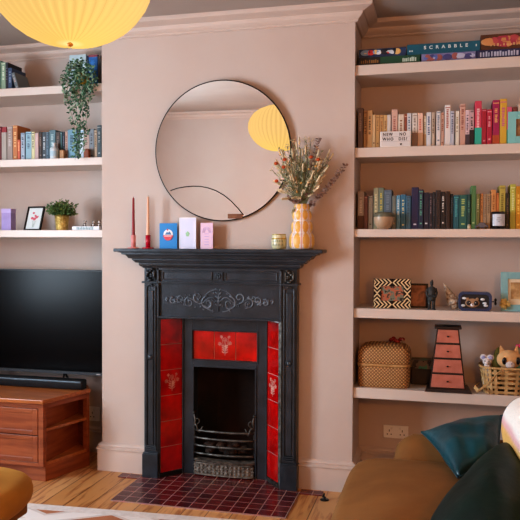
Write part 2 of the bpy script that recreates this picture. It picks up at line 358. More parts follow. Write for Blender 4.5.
for s in (-1, 1):
    spiral(s * .055, zc - .012, .034, 1.3, PI / 2, -s); spiral(s * .105, zc + .018, .026, 1.2, -PI / 2, s)
    spiral(s * .15, zc - .01, .026, 1.3, PI / 2, -s); spiral(s * .195, zc + .008, .02, 1.2, -PI / 2, s); spiral(s * .235, zc - .004, .017, 1.2, PI / 2, -s); spiral(s * .265, zc + .004, .009, 1, -PI / 2, s)
    sc.tube([(s * (.01 + .26 * k / 14), yr, zc + .022 * math.sin(k * .95) * (1 - k / 20)) for k in range(15)], [.004 - .00015 * k for k in range(15)], 6)
    sc.tube([(s * (.005 + .07 * k / 8), yr, zc + .06 - .035 * (k / 8) ** 2) for k in range(9)], .0032, 6)
    sc.tube([(s * (.02 + .06 * k / 8), yr, zc - .055 + .03 * (k / 8) ** 2) for k in range(9)], .003, 6)
    for q in range(46):
        px_ = s * random.uniform(.015, .27); h = .062 * (1 - abs(px_) / .34); pz = zc + random.uniform(-h, h); w = random.uniform(0, 2 * PI)
        sc.tube([(px_ + .013 * k * math.cos(w), yr, pz + .013 * k * math.sin(w)) for k in (-.5, 0, .5)], [.001, .0042, .001], 6)
    for q in range(5): sc.tube([(0, yr, zc - .03 + q * .02), (s * .012, yr - .001, zc - .018 + q * .02), (s * .02, yr, zc - .016 + q * .02)], [.002, .0045, .001], 6)
sc.tube([(0, yr, zc - .055), (0, yr - .001, zc), (0, yr, zc + .066)], [.003, .005, .002], 6)
sc.build('scroll_relief', RELIEF, fz)
# tiled splays
TR = bpy.data.materials.new('red_glazed_tile'); TR.use_nodes = True
def _tile():
    nt = TR.node_tree; b = nt.nodes['Principled BSDF']; L = nt.links.new
    tc = nt.nodes.new('ShaderNodeTexCoord'); n = nt.nodes.new('ShaderNodeTexNoise'); n.inputs['Scale'].default_value = 9; n.inputs['Detail'].default_value = 6; L(tc.outputs['Object'], n.inputs['Vector'])
    r = nt.nodes.new('ShaderNodeValToRGB'); r.color_ramp.elements[0].position = .3; r.color_ramp.elements[0].color = lin('#7c0204'); r.color_ramp.elements[1].position = .68; r.color_ramp.elements[1].color = lin('#d40f0c')
    L(n.outputs['Fac'], r.inputs[0]); L(r.outputs[0], b.inputs['Base Color'])
    b.inputs['Roughness'].default_value = .16; b.inputs['Coat Weight'].default_value = .6; b.inputs['Coat Roughness'].default_value = .08
    bp = nt.nodes.new('ShaderNodeBump'); bp.inputs['Strength'].default_value = .15; bp.inputs['Distance'].default_value = .01; L(n.outputs['Fac'], bp.inputs['Height']); L(bp.outputs[0], b.inputs['Normal'])
_tile()
GROUT = mat('tile_joint', '#b59a92', .7)
MOTIF = mat('tile_flower_glaze', '#c98a82', .3, '#e0b9a8', 40)
def flower(mb, w, h, y=-.0028):
    mb.tube([(0, y, -h * .42), (w * .04, y, 0), (0, y, h * .2)], .0012, 5)
    for cx, cz, r in ((0, h * .26, .012), (-w * .3, h * .08, .009), (w * .3, h * .12, .009), (-w * .2, h * .38, .007), (w * .24, h * .38, .007), (w * .05, -h * .02, .007)):
        for k in range(6):
            a = 2 * PI * k / 6 + .3; mb.tube([(cx + r * .3 * math.cos(a), y, cz + r * .3 * math.sin(a)), (cx + r * math.cos(a - .3), y, cz + r * math.sin(a - .3)), (cx + r * 1.15 * math.cos(a), y, cz + r * 1.15 * math.sin(a)), (cx + r * math.cos(a + .3), y, cz + r * math.sin(a + .3)), (cx + r * .3 * math.cos(a), y, cz + r * .3 * math.sin(a))], .0009, 4)
        mb.tube([(0, y, -h * .3), (cx * .6, y, cz * .3), (cx, y, cz)], .0009, 5)
    for s in (-1, 1):
        for q in range(4): mb.leaf((0, y, -h * .32 + q * .012), (s, 0, .5), w * .26, .0045, nrm=(0, -1, .01))
def tile_panel(nt_, tw, th, vertical, name, parent, loc, rz, mot):
    g = thing(name, None, None, loc, rz); g.parent = parent
    m = MB(); 
    tot = (nt_ * th) if vertical else th; totw = tw if vertical else nt_ * tw
    m.box(-totw / 2, totw / 2, .001, .005, 0, tot, 1)
    for i in range(nt_):
        x0 = -totw / 2 + (0 if vertical else i * tw); z0 = i * th if vertical else 0
        m.box(x0 + .0014, x0 + tw - .0014, -.002, .003, z0 + .0014, z0 + th - .0014, 0)
    bpy.data.objects.remove(g)
    o = m.build(name, [TR, GROUT], parent, bevel=.0012, loc=loc, rot=(0, 0, rz))
    fm = MB(); flower(fm, tw * .8, th * .8)
    cz = (mot + .5) * th if vertical else th / 2; cx = 0 if vertical else -totw / 2 + (mot + .5) * tw
    fm.build('flower_motif', MOTIF, o, loc=(cx, 0, cz)); return o
o_, i_ = Vector((.325, -.06)), Vector((.232, .05)); wd = (o_ - i_).length; th = .1365
for s in (-1, 1):
    mid = (o_ + i_) / 2; d = (o_ - i_); a = math.atan2(d.y, d.x)       # right side direction
    tile_panel(6, wd - .006, th, True, 'tile_panel', FP, (s * mid.x, mid.y, .028), a if s > 0 else -a, 3)
    b = MB(); b.prismz([(s * .335, -.07), (s * .335, -.055), (s * .23, .06), (s * .228, .045), (s * .32, -.07)], .0065, .026)
    b.prismz([(s * .335, -.066), (s * .335, -.02), (s * .324, -.05), (s * .318, -.062)], .0065, .862)
    b.prismz([(s * .335, -.06), (s * .335, .06), (s * .226, .056), (s * .226, .05)], .85, .862)
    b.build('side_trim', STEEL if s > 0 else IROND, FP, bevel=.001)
# inner frame (recessed)
f = MB(); y0, y1 = .045, .075
f.box(-.236, -.178, y0, y1, .0065, .855).box(.178, .236, y0, y1, .0065, .855).box(-.178, .178, y0, y1, .785, .855).box(-.178, .178, y0, y1, .588, .624)
for s in (-1, 1):
    f.box(min(s * .228, s * .236), max(s * .228, s * .236), y0 - .008, y1, .0065, .855); f.box(min(s * .17, s * .178), max(s * .17, s * .178), y0 - .006, y1 + .03, .0065, .60)
f.box(-.236, .236, y0 - .008, y1, .843, .855); f.box(-.178, .178, y0 - .006, y1 + .03, .586, .594)
for z in (.62, .781): f.box(-.184, .184, y0 - .006, y1, z, z + .005)
for s in (-1, 1): f.box(min(s * .18, s * .185), max(s * .18, s * .185), y0 - .006, y1, .62, .786)
f.build('inner_frame', IRON, FP, bevel=.0015)
tile_panel(3, .3585 / 3, .156, False, 'tile_panel', FP, (0, y0 + .012, .6255), 0, 1)
fb = MB(); fb.prismz([(-.2, .07), (-.2, .09), (-.11, .27), (.11, .27), (.2, .09), (.2, .07), (.24, .07), (.24, .29), (-.24, .29), (-.24, .07)], .0065, .62); fb.box(-.24, .24, .07, .29, .6, .64).box(-.2, .2, .07, .28, .0075, .02)
fb.build('firebox', mat('firebrick', '#0b0908', .95, '#2e190c', 4, .5, 18), FP)
# grate
ga = thing('fire_grate', None, None, (0, 0, 0)); ga.parent = FP
def bow(z, x=.166, dip=.028, y=.045): return [(x * (-1 + 2 * k / 14), y - dip * (1 - (-1 + 2 * k / 14) ** 2) ** .7 if 0 < k < 14 else y, z) for k in range(15)]
bpy.data.objects.remove(ga)
for i, z in enumerate((.124, .166, .207, .247)):
    g = MB(); g.tube(bow(z), .0068, 8); g.build('grate_bar', STEEL, FP)
g = MB(); pts = bow(.086, .17, .04)
g.add([(x, y, z - .006) for x, y, z in pts] + [(x, y - .006, z + .006) for x, y, z in pts] + [(x, y + .05, z + .006) for x, y, z in pts], [(i, i + 1, 16 + i, 15 + i) for i in range(14)] + [(15 + i, 16 + i, 31 + i, 30 + i) for i in range(14)])
g.build('grate_lip', mat('ash_dusted_iron', '#8a8278', .6, '#4a443d', 40, .3, 80, metal=.4), FP)
g = MB(); pts = bow(.05, .165, .015, .035)
g.add([(x, y, .012) for x, y, z in pts] + [(x, y, .074) for x, y, z in pts], [(i, i + 1, 16 + i, 15 + i) for i in range(14)])
for q in range(15):
    for z in (.028, .045, .062): x, y, _ = pts[q]; g.ball((x * .97, y - .002, z), (.008, .005, .006), 6, 5)
for z in (.014, .074): g.tube([(x, y - .003, z) for x, y, _ in pts], .004, 6)
g.build('ash_fret', mat('fret_iron', '#59524a', .5, '#8d857a', 50, .5, 120, metal=.5), FP)
g = MB()
for q in range(14): g.ball((random.uniform(-.12, .12), random.uniform(.04, .12), random.uniform(.13, .16)), (random.uniform(.02, .035), .03, .022), 7, 5)
tag(g.build('coal_bed', mat('coals', '#1a1512', .9, '#4a3020', 12, .5, 40), FP), kind='stuff')
for s in (-1, 1):
    g = MB(); g.tube([(s * .166, .045, .12), (s * .168, .045, .26), (s * .160, .04, .30), (s * .166, .035, .335)], [.006, .006, .008, .003], 7)
    g.tube([(s * (.165 - .05 * k / 10), .04 - .01 * math.sin(k / 3), .25 + .018 * math.sin(k * .8) + .012 * (10 - k) / 10) for k in range(11)], [.006, .006, .0055, .005, .005, .0045, .004, .004, .003, .003, .002], 6)
    g.tube([(s * (.15 + .014 * math.cos(w)), .038, .295 + .014 * math.sin(w)) for w in [k * .6 for k in range(9)]], .0035, 6)
    g.ball((s * .168, .035, .34), .008, 8, 6); g.build('grate_horn', STEEL, FP)

# ------------------------------------------------------------------ mirror
MYAW = 2.3
MR = thing('round_mirror', 'large round wall mirror with a thin black frame above the fireplace', 'mirror', (.050, -.024, 1.7275))
MR.rotation_euler = (math.radians(2.1), 0, math.radians(MYAW))
R0 = .3615
GL = bpy.data.materials.new('mirror_glass'); GL.use_nodes = True; b = GL.node_tree.nodes['Principled BSDF']; b.inputs['Metallic'].default_value = 1; b.inputs['Roughness'].default_value = .01; b.inputs['Base Color'].default_value = (.93, .93, .92, 1)
BLK = mat('black_metal', '#17130f', .35, metal=.4)
Mx = Matrix.Rotation(PI / 2, 4, 'X')
MB().lathe([(R0 - .004, -.006), (R0 - .004, .012)], 96, M=Mx).build('glass', GL, MR)
MB().tube([((R0 - .002) * math.cos(w), -.008, (R0 - .002) * math.sin(w)) for w in [2 * PI * k / 96 for k in range(97)]], .0045, 8, caps=False).add([(q * math.cos(w), y, q * math.sin(w)) for q, y in ((R0 - .004, -.011), (R0 + .001, -.011), (R0 + .001, .012)) for w in [2 * PI * k / 96 for k in range(96)]], [(i * 96 + k, i * 96 + (k + 1) % 96, (i + 1) * 96 + (k + 1) % 96, (i + 1) * 96 + k) for i in range(2) for k in range(96)]).build('mirror_frame', BLK, MR)
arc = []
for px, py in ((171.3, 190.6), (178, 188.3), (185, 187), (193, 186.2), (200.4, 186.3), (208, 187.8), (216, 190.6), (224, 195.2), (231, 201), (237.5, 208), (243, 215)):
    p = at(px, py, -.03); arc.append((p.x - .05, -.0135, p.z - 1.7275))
MB().tube(arc, .0028, 6).build('black_arc', BLK, MR)  # thin black arc laid over the mirror glass
p0, p1 = at(227.5, 213.8, -.03), at(242, 218.4, -.03)  # brown block set on the glass stands in for a room reflection
MB().box(p0.x - .05, p1.x - .05, -.02, -.0125, p1.z - 1.7275, p0.z - 1.7275).build('reflection_block', mat('brown_reflection', '#6b3f28', .5, '#8a5a3c', 60), MR, bevel=.002)

# ------------------------------------------------------------------ pendant lamp
LP = at(70, 46, -1.7)
PL = thing('pendant_lamp', 'glowing round pleated cream paper pendant shade hanging from the ceiling', 'lamp', LP)
SH = bpy.data.materials.new('glowing_pleated_paper'); SH.use_nodes = True
def _shade(SH, clear):
    nt = SH.node_tree; L = nt.links.new; out = nt.nodes['Material Output']; nt.nodes.remove(nt.nodes['Principled BSDF'])
    tr = nt.nodes.new('ShaderNodeBsdfTransparent'); tr.inputs[0].default_value = lin('#ffd890')
    df = nt.nodes.new('ShaderNodeBsdfDiffuse'); df.inputs[0].default_value = lin('#1c160c')
    tl = nt.nodes.new('ShaderNodeBsdfTranslucent'); tl.inputs[0].default_value = lin('#1a1208')
    em = nt.nodes.new('ShaderNodeEmission')
    tc = nt.nodes.new('ShaderNodeTexCoord'); gr = nt.nodes.new('ShaderNodeSeparateXYZ'); L(tc.outputs['Object'], gr.inputs[0])
    # pendant holds no bulb: glow painted into emission, palest at the bottom knot
    cr = nt.nodes.new('ShaderNodeValToRGB'); e = cr.color_ramp.elements; e[0].position = 0; e[0].color = lin('#fff3a8'); e[1].position = .75; e[1].color = lin('#f9ca7e')
    x = e.new(.12); x.color = lin('#ffd272')
    ln_ = nt.nodes.new('ShaderNodeVectorMath'); ln_.operation = 'LENGTH'; L(tc.outputs['Object'], ln_.inputs[0])
    mr = nt.nodes.new('ShaderNodeMapRange'); mr.inputs['From Max'].default_value = .35; L(ln_.outputs['Value'], mr.inputs['Value']); L(mr.outputs[0], cr.inputs[0])
    at_ = nt.nodes.new('ShaderNodeMath'); at_.operation = 'ARCTAN2'; L(gr.outputs[1], at_.inputs[0]); L(gr.outputs[0], at_.inputs[1])
    m_ = nt.nodes.new('ShaderNodeMath'); m_.operation = 'MULTIPLY'; m_.inputs[1].default_value = 40; L(at_.outputs[0], m_.inputs[0])
    s0 = nt.nodes.new('ShaderNodeMath'); s0.operation = 'SINE'; L(m_.outputs[0], s0.inputs[0])
    s1 = nt.nodes.new('ShaderNodeMapRange'); s1.inputs['From Min'].default_value = -1; s1.inputs['To Min'].default_value = .82; s1.inputs['To Max'].default_value = .98; L(s0.outputs[0], s1.inputs['Value'])
    L(cr.outputs[0], em.inputs[0]); L(s1.outputs[0], em.inputs[1])
    m1 = nt.nodes.new('ShaderNodeMixShader'); m1.inputs[0].default_value = .6; L(df.outputs[0], m1.inputs[1]); L(tl.outputs[0], m1.inputs[2])
    a = nt.nodes.new('ShaderNodeAddShader'); L(m1.outputs[0], a.inputs[0]); L(em.outputs[0], a.inputs[1])
    m2 = nt.nodes.new('ShaderNodeMixShader'); m2.inputs[0].default_value = clear; L(a.outputs[0], m2.inputs[1]); L(tr.outputs[0], m2.inputs[2]); L(m2.outputs[0], out.inputs[0])
_shade(SH, 0.0)
SL = bpy.data.materials.new('assumed_lamp_linen'); SL.use_nodes = True; _shade(SL, .4)  # glowing shade of the assumed floor lamp
sp = [(.004, .010), (.02, .006), (.05, .008), (.09, .020), (.125, .038), (.158, .062), (.184, .089), (.206, .12), (.219, .15), (.225, .18), (.222, .215), (.208, .25), (.18, .29), (.135, .32), (.08, .34), (.03, .345)]
NP = 40
s_ = MB(); vs = []
seg = NP * 2
for r, z in sp:
    for k in range(seg):
        w = 2 * PI * k / seg; q = r + (min(.0075, r * .05) if k % 2 else -min(.0075, r * .05)); vs.append((q * math.cos(w), q * math.sin(w), z - (.003 if k % 2 else 0) * min(1, r / .1)))
s_.add(vs, [(i * seg + k, i * seg + (k + 1) % seg, (i + 1) * seg + (k + 1) % seg, (i + 1) * seg + k) for i in range(len(sp) - 1) for k in range(seg)])
s_.build('lamp_shade', SH, PL)
MB().ball((0, 0, .004), (.009, .009, .006)).build('knot', mat('cord_knot', '#c98a3a', .6), PL)
MB().tube([(0, 0, .3), (0, 0, H - LP.z - .02)], .003, 6).build('cord', WHITE, PL)
MB().lathe([(.05, H - LP.z - .025), (.045, H - LP.z - .008), (.03, H - LP.z)], 24).build('ceiling_rose', WHITE, PL)

# ------------------------------------------------------------------ things on the mantel
MZ = 1.2205
def candle(px, name, lab, c1, hold, hlab, top):
    b = at(px, 248.6, -.075); cc = (b.x, -.075, MZ)
    h = at(px, 235, -.075).z - MZ; tp = at(px, top, -.075).z - MZ
    t = thing('candle_holder', hlab, 'candle holder', cc)
    MB().lathe([(.031, 0), (.032, .003), (.029, .006), (.013, .007)], 28).build('dish', hold, t)
    MB().lathe([(.0125, .006), (.0135, h), (.0095, h), (.0095, h - .02)], 20).build('cup', hold, t)
    k = thing('taper_candle', lab, 'candle', (cc[0], cc[1], MZ + h - .018), group=None)
    MB().lathe([(.009, 0), (.009, .02), (.0055, tp - h + .012), (.002, tp - h + .018)], 14).build('wax', c1, k)
    MB().tube([(0, 0, tp - h + .016), (.0008, 0, tp - h + .024)], .0008, 5).build('wick', INK, k)
candle(133.4, 'a', 'dark red tapered candle standing in the pale pink holder', mat('red_wax', '#8c2630', .4), mat('pink_glass', '#d88f8c', .3), 'pale pink candle holder at the left end of the mantel', 197.5)
candle(148, 'b', 'pale peach tapered candle standing in the crimson holder', mat('peach_wax', '#e6b596', .45), mat('crimson_glass', '#b00f2e', .25), 'crimson candle holder beside the blue card on the mantel', 196.5)
def card(x0, x1, y0, yb, body, name, lab, Y=-.06, tilt=0, cat='card', side=None):
    a, b, c = at(x0, yb, Y), at(x1, yb, Y), at((x0 + x1) / 2, y0, Y); w = b.x - a.x; h = c.z - MZ
    t = thing(name, lab, cat, ((a.x + b.x) / 2, Y, MZ), tilt)
    MB().box(-w / 2, w / 2, 0, .0015, 0, h).box(-w / 2, -w / 2 + .0015, .0015, .035, 0, h, 1).build('folded_card', [body, side or body], t)
    return t, w, h
t, w, h = card(159.5, 177, 223.2, 248.5, mat('blue_card', '#0f7fc4', .4), 'greeting_card', 'blue greeting card with a round red and white emblem on the mantel', side=None)
MB().lathe([(.026, -.001), (.026, .001)], 32, M=Matrix.Translation((0, -.001, h * .56)) @ Mx).build('round_emblem', mat('emblem_white', '#e9e6ea', .5), t)
e = MB(); e.box(-.027, .027, -.0035, -.0022, h * .45, h * .53); e.prism([(.022 * math.cos(PI + k * PI / 8), h * .45 + .018 * math.sin(PI + k * PI / 8)) for k in range(9)], -.0034, -.0022)
e.ball((-.003, -.003, h * .74), (.004, .0015, .005)); e.build('red_ribbon', mat('emblem_red', '#d33a46', .5), t)
e = MB(); e.prism([(-.018, h * .55), (-.006, h * .66), (.0, h * .62), (.008, h * .68), (.019, h * .55)], -.0034, -.0022); e.build('skyline', mat('emblem_blue', '#3a6d9c', .5), t)
e = MB()
for k in range(7): e.box(-.021 + k * .006, -.018 + k * .006, -.0046, -.0034, h * .47, h * .51)
e.build('ribbon_lettering', flat('#f2eef0'), t)
t, w, h = card(179.3, 196, 217.5, 248.5, mat('white_card', '#cfd3ea', .45, '#dcdcf0', 6), 'greeting_card', 'tall pale white greeting card with a small green motif on the mantel')
e = MB()
for k in range(5): wv = 2 * PI * k / 5 + .3; e.ball((.006 * math.cos(wv), -.001, h * .47 + .008 * math.sin(wv)), (.005, .001, .006), 8, 6)
e.build('green_motif', flat('#9cc9a0'), t)
e = MB(); e.box(-w / 2, w / 2, -.0012, 0, h - .004, h).box(-w / 2, -w / 2 + .003, -.0012, 0, 0, h).box(w / 2 - .003, w / 2, -.0012, 0, 0, h).build('border', flat('#efeff4'), t)
t, w, h = card(200.5, 212.8, 222.8, 248.5, mat('pink_card', '#e3c3d2', .45, '#dcbcd8', 8), 'greeting_card', 'small pink greeting card with lilac drawing, rightmost of the three cards', side=mat('card_side_pink', '#d98c7c', .5))
e = MB()
for k in range(3): e.tube([((.022 - .005 * k) * math.cos(q), -.0005, h * .62 + (.03 - .006 * k) * math.sin(q)) for q in [PI * j / 12 for j in range(13)]], .0009, 5)
for k in range(5): e.box(-.012, .012, -.0008, 0, h * .15 + k * .014, h * .15 + k * .014 + .003)
e.build('lilac_drawing', flat('#b9a0d2'), t)
# jar candle
b = at(279, 248.5, -.08); r = .038; h = at(278.5, 234, -.08).z - MZ
t = thing('candle_jar', 'small round cream jar with green lettered band beside the vase', 'jar', (b.x, -.08, MZ))
MB().lathe([(.015, 0), (r * .93, .004), (r, h * .3), (r, h * .7), (r * .93, h - .010), (r * .9, h)], 28).build('jar_body', mat('cream_glass', '#d9cfa9', .25, '#c4c6a0', 20), t)
e = MB()
for z0, z1, n_ in ((h * .45, h * .62, 7), (h * .24, h * .38, 8)):
    for k in range(n_): wv = -PI / 2 - .7 + 1.4 * k / (n_ - 1); e.box(-.0014, .0014, -.0006, .0006, z0, z1, M=Matrix.Translation((r * 1.005 * math.cos(wv), r * 1.005 * math.sin(wv), 0)) @ Matrix.Rotation(wv + PI / 2, 4, 'Z'))
e.build('lettering', flat('#4e6a52'), t)
MB().lathe([(r * .94, h - .004), (r * .94, h - .001), (r * .8, h)], 28).lathe([(r * 1.004, h * .66), (r * 1.01, h * .7), (r * 1.004, h * .73)], 28).build('rim', mat('jar_gold', '#b9983e', .3, metal=.7), t)
# bubble vase
vb = at(301.8, 249, -.075); VX = vb.x; hv = at(302, 204, -.075).z - MZ; k_ = hv / .225
t = thing('bubble_vase', 'white and yellow striped bubble vase at the right end of the mantel', 'vase', (VX, -.075, MZ), .12)
vp = []
for i in range(41):
    z = i / 40
    base = .064 if z < .36 else (.054 if z < .62 else (.048 if z < .86 else .04))
    c, hw = [(.18, .2), (.49, .15), (.74, .13), (.93, .09)][0 if z < .36 else 1 if z < .62 else 2 if z < .86 else 3]
    q = max(0, 1 - ((z - c) / hw) ** 2) ** .5; vp.append(((base * (.66 + .34 * q)) * 1.0, z * hv))
vp[0] = (.042, 0); vp.append((.028, hv)); vp.append((.027, hv - .03))
VW = mat('vase_white', '#e6dcd6', .35, '#dfd2cb', 8); VY = mat('vase_yellow', '#dba548', .4, '#e4b560', 12); VP = mat('vase_pink_line', '#c98a86', .4)
def vband(i, k):
    a = k % 12; z = (i / 40)
    loc = (z - [.18, .49, .74, .93][0 if z < .36 else 1 if z < .62 else 2 if z < .86 else 3]) / [.2, .15, .13, .09][0 if z < .36 else 1 if z < .62 else 2 if z < .86 else 3]
    if a in (0,): return 2
    if i < 40 and abs(loc) < .86 and 2 <= a <= 10 and abs(a - 6) < 4.2 * (1 - abs(loc) ** 3): return 1
    return 0
MB().lathe(vp, 96, bands=vband).build('vase_body', [VW, VY, VP], t)
# dried flowers
DF = thing('dried_flower_bunch', 'bunch of dried grasses and orange everlasting flowers standing in the bubble vase', 'dried flowers', (VX, -.075, MZ + hv - .05))
st = MB(); gr = MB(); wh = MB(); eu = MB(); orange_pos = []
GS = [mat('dried_sage', '#9c9a7c', .9, '#b8b498', 60), mat('dried_straw', '#c4b08c', .9, '#dccbac', 60), mat('dried_green', '#6c7450', .9, '#8c9070', 60)]
def tip(px, py, Y=-.075): p = at(px, py, Y); return Vector((p.x - VX, Y + .075, p.z - (MZ + hv - .05)))
def stem(tp, r=.0011, mb=st):
    base = Vector((random.uniform(-.012, .012), random.uniform(-.012, .012), 0)); nk = Vector((base.x * 1.4 + tp.x * .08, base.y, .055)); m = nk.lerp(tp, .5) + Vector((tp.x * .04, 0, .015))
    P = [base, nk, m, tp]; mb.tube(P, r, 5); return P
tips = [(276, 160), (281, 150), (287, 146), (293, 141), (299, 138), (305, 139), (311, 141), (317, 147), (322, 150), (327, 157), (279, 172), (283, 181), (287, 190), (325, 165), (320, 176), (292, 152), (300, 150), (308, 150), (315, 158), (286, 165), (296, 163), (306, 165), (318, 168), (290, 176), (312, 176), (274, 164), (330, 150), (284, 156), (321, 160), (302, 160)]
for px, py in tips + [(x + random.uniform(-5, 5), y + random.uniform(-2, 12)) for x, y in tips] + [(301 + (x - 301) * random.uniform(.5, 1) + random.uniform(-4, 4), y + random.uniform(4, 30)) for x, y in tips * 3]:
    if py < 138: py = 138
    tp = tip(px, py, -.075 + random.uniform(-.045, .045)); P = stem(tp); d = (P[3] - P[2]).normalized(); kind = random.random()
    for k in range(random.randint(6, 12)):
        q = P[2].lerp(P[3], random.uniform(-.3, 1)); s = random.choice((-1, 1))
        (gr if kind < .6 else wh).leaf(q, d + Vector((s * random.uniform(.3, .9), random.uniform(-.5, .5), random.uniform(-.1, .4))), random.uniform(.010, .02), random.uniform(.004, .008), random.choice((0, 2)) if kind < .6 else 1)
    if kind > .45:
        for k in range(9):
            q = P[3] - d * (.03 * k / 8); wh.ball(q, (.0044, .0044, .006), 6, 4, 1)
    if kind < .25:
        for k in range(10): wh.ball(P[3] + Vector((random.uniform(-.012, .012), random.uniform(-.01, .01), random.uniform(-.012, .012))), .0026, 6, 4, 1)
for path in ([(312, 205), (325, 190), (338, 176), (347, 163)], [(312, 203), (322, 196), (332, 184), (341, 169)], [(308, 195), (313, 170), (316, 150), (319, 137)], [(300, 200), (296, 203), (291, 200), (289, 197)]):
    P = [tip(px, py, -.09) for px, py in path]; P = [Vector((0, 0, .03))] + P; eu.tube(P, .0009, 5, 0)
    for i in range(1, len(P)):
        for k in range(5):
            q = P[i - 1].lerp(P[i], k / 5) if i > 1 else P[i]; d = (P[i] - P[i - 1]).normalized()
            for s in (-1, 1): eu.leaf(q, d * .4 + Vector((s * .8, random.uniform(-.4, .4), random.uniform(-.3, .6))), .018, .014, 0)
st.build('stems', GS[2], DF); gr.build('grass_leaves', GS, DF); wh.build('seed_heads', GS, DF); eu.build('eucalyptus_sprays', mat('dried_eucalyptus', '#6a4f47', .8, '#8d7264', 50), DF)
for px, py in ((276, 163.5), (284.5, 159.5), (283.5, 167), (311, 157), (318, 159.5), (276.5, 181)):
    p = tip(px, py, -.125); o = MB()
    for k in range(18):
        a = k * 2.4; rr = .005 + .0004 * k; o.leaf(p + Vector((rr * .3 * math.cos(a), 0, rr * .3 * math.sin(a))), (math.cos(a), -.5, .4 + math.sin(a)), .007, .004, 0)
    o.ball(p, (.0105, .008, .0085), 8, 6)
    o.tube([p, p + Vector((-p.x * .3, .02, -.03)), Vector((0, 0, .06))], .0009, 5, 1)
    o.build('everlasting_flower', [mat('everlasting_orange', '#c65a24', .8, '#a8401c', 90), GS[2]], DF)
for px, py in ((309, 169), (316, 166), (301, 183), (297, 192)):
    p = tip(px, py, -.125); o = MB(); o.ball(p, (.007, .006, .006), 8, 6); o.tube([p, p + Vector((0, .02, -.03)), Vector((0, 0, .06))], .0009, 5, 1)
    o.build('straw_flower', [mat('straw_yellow', '#c49a58', .9, '#a87c3c', 90), GS[2]], DF)

# ------------------------------------------------------------------ books
ORD = 'first second third fourth fifth sixth seventh eighth ninth tenth eleventh twelfth thirteenth fourteenth fifteenth sixteenth seventeenth eighteenth nineteenth twentieth twenty-first twenty-second twenty-third twenty-fourth twenty-fifth twenty-sixth twenty-seventh twenty-eighth twenty-ninth thirtieth thirty-first thirty-second thirty-third thirty-fourth'.split()
def book(x0, x1, z, h, Y, depth, col, ink, label, group, col2=None, split=.4, lean=0, band=None, seed=0):
    rnd = random.Random(seed); w = x1 - x0
    o = MB(); cv = min(.0022, w * .16)
    o.prismz([(-w / 2 + cv, 0), (-w / 2 + cv * .3, .0006), (-w / 2, .002), (-w / 2, depth), (-w / 2 + cv, depth), (-w / 2 + cv, .003), (w / 2 - cv, .003), (w / 2 - cv, depth), (w / 2, depth), (w / 2, .002), (w / 2 - cv * .3, .0006), (w / 2 - cv, 0)], 0, h)
    fw = w * .5 if w < .02 else w * .42
    if rnd.random() < .85:                      # title strokes down the spine
        z1 = h * rnd.uniform(.8, .9); z0 = h * rnd.uniform(.35, .5); s = z1
        while s > z0:
            g = rnd.uniform(.0035, .007); o.box(-fw / 2, fw / 2 * rnd.uniform(.5, 1), -.0005, .0004, s - g, s, 1); s -= g + .003
            if rnd.random() < .2: s -= .007
    if rnd.random() < .6: q = h * rnd.uniform(.08, .16); o.box(-fw / 2, fw / 2, -.0005, .0004, q, q + .007, 1)
    if rnd.random() < .4: q = h * rnd.uniform(.9, .95); o.box(-w / 2 + cv, w / 2 - cv, -.0004, .0004, q, q + .004, 1)
    mats = [flat(col), flat(ink)]
    if col2:
        o.box(-w / 2 - .0003, w / 2 + .0003, -.0009, depth * .98, .0002, h * split, 2); mats.append(flat(col2))
    r = o.build('book', mats, loc=((x0 + x1) / 2, Y, z), rot=(0, lean, 0)); tag(r, label, 'book', group)
    MB().box(-w / 2 + cv, w / 2 - cv, .003, depth - .003, .002, h - .003).build('page_block', PAGES, r)
    return r
cnt = [0]
def row(data, zs, Y, group, where, side='R'):
    n = len(data)
    for i, d in enumerate(data):
        x0, x1, top, col, ink, desc = d[:6]; ex = d[6] if len(d) > 6 else {}
        a, b = at(x0, 150, Y), at(x1, 150, Y); h = at((x0 + x1) / 2, top, Y).z - zs
        k = i if side == 'R' else n - 1 - i
        cnt[0] += 1; rd = random.Random(cnt[0])
        book(a.x + .0003, b.x - .0003, zs, h, Y + rd.uniform(0, .006), min(.2, max(.11, h * .66)), col, ink, f"{desc}, {ORD[k]} book from the chimney breast on {where}", group, seed=cnt[0] * 13, **ex)
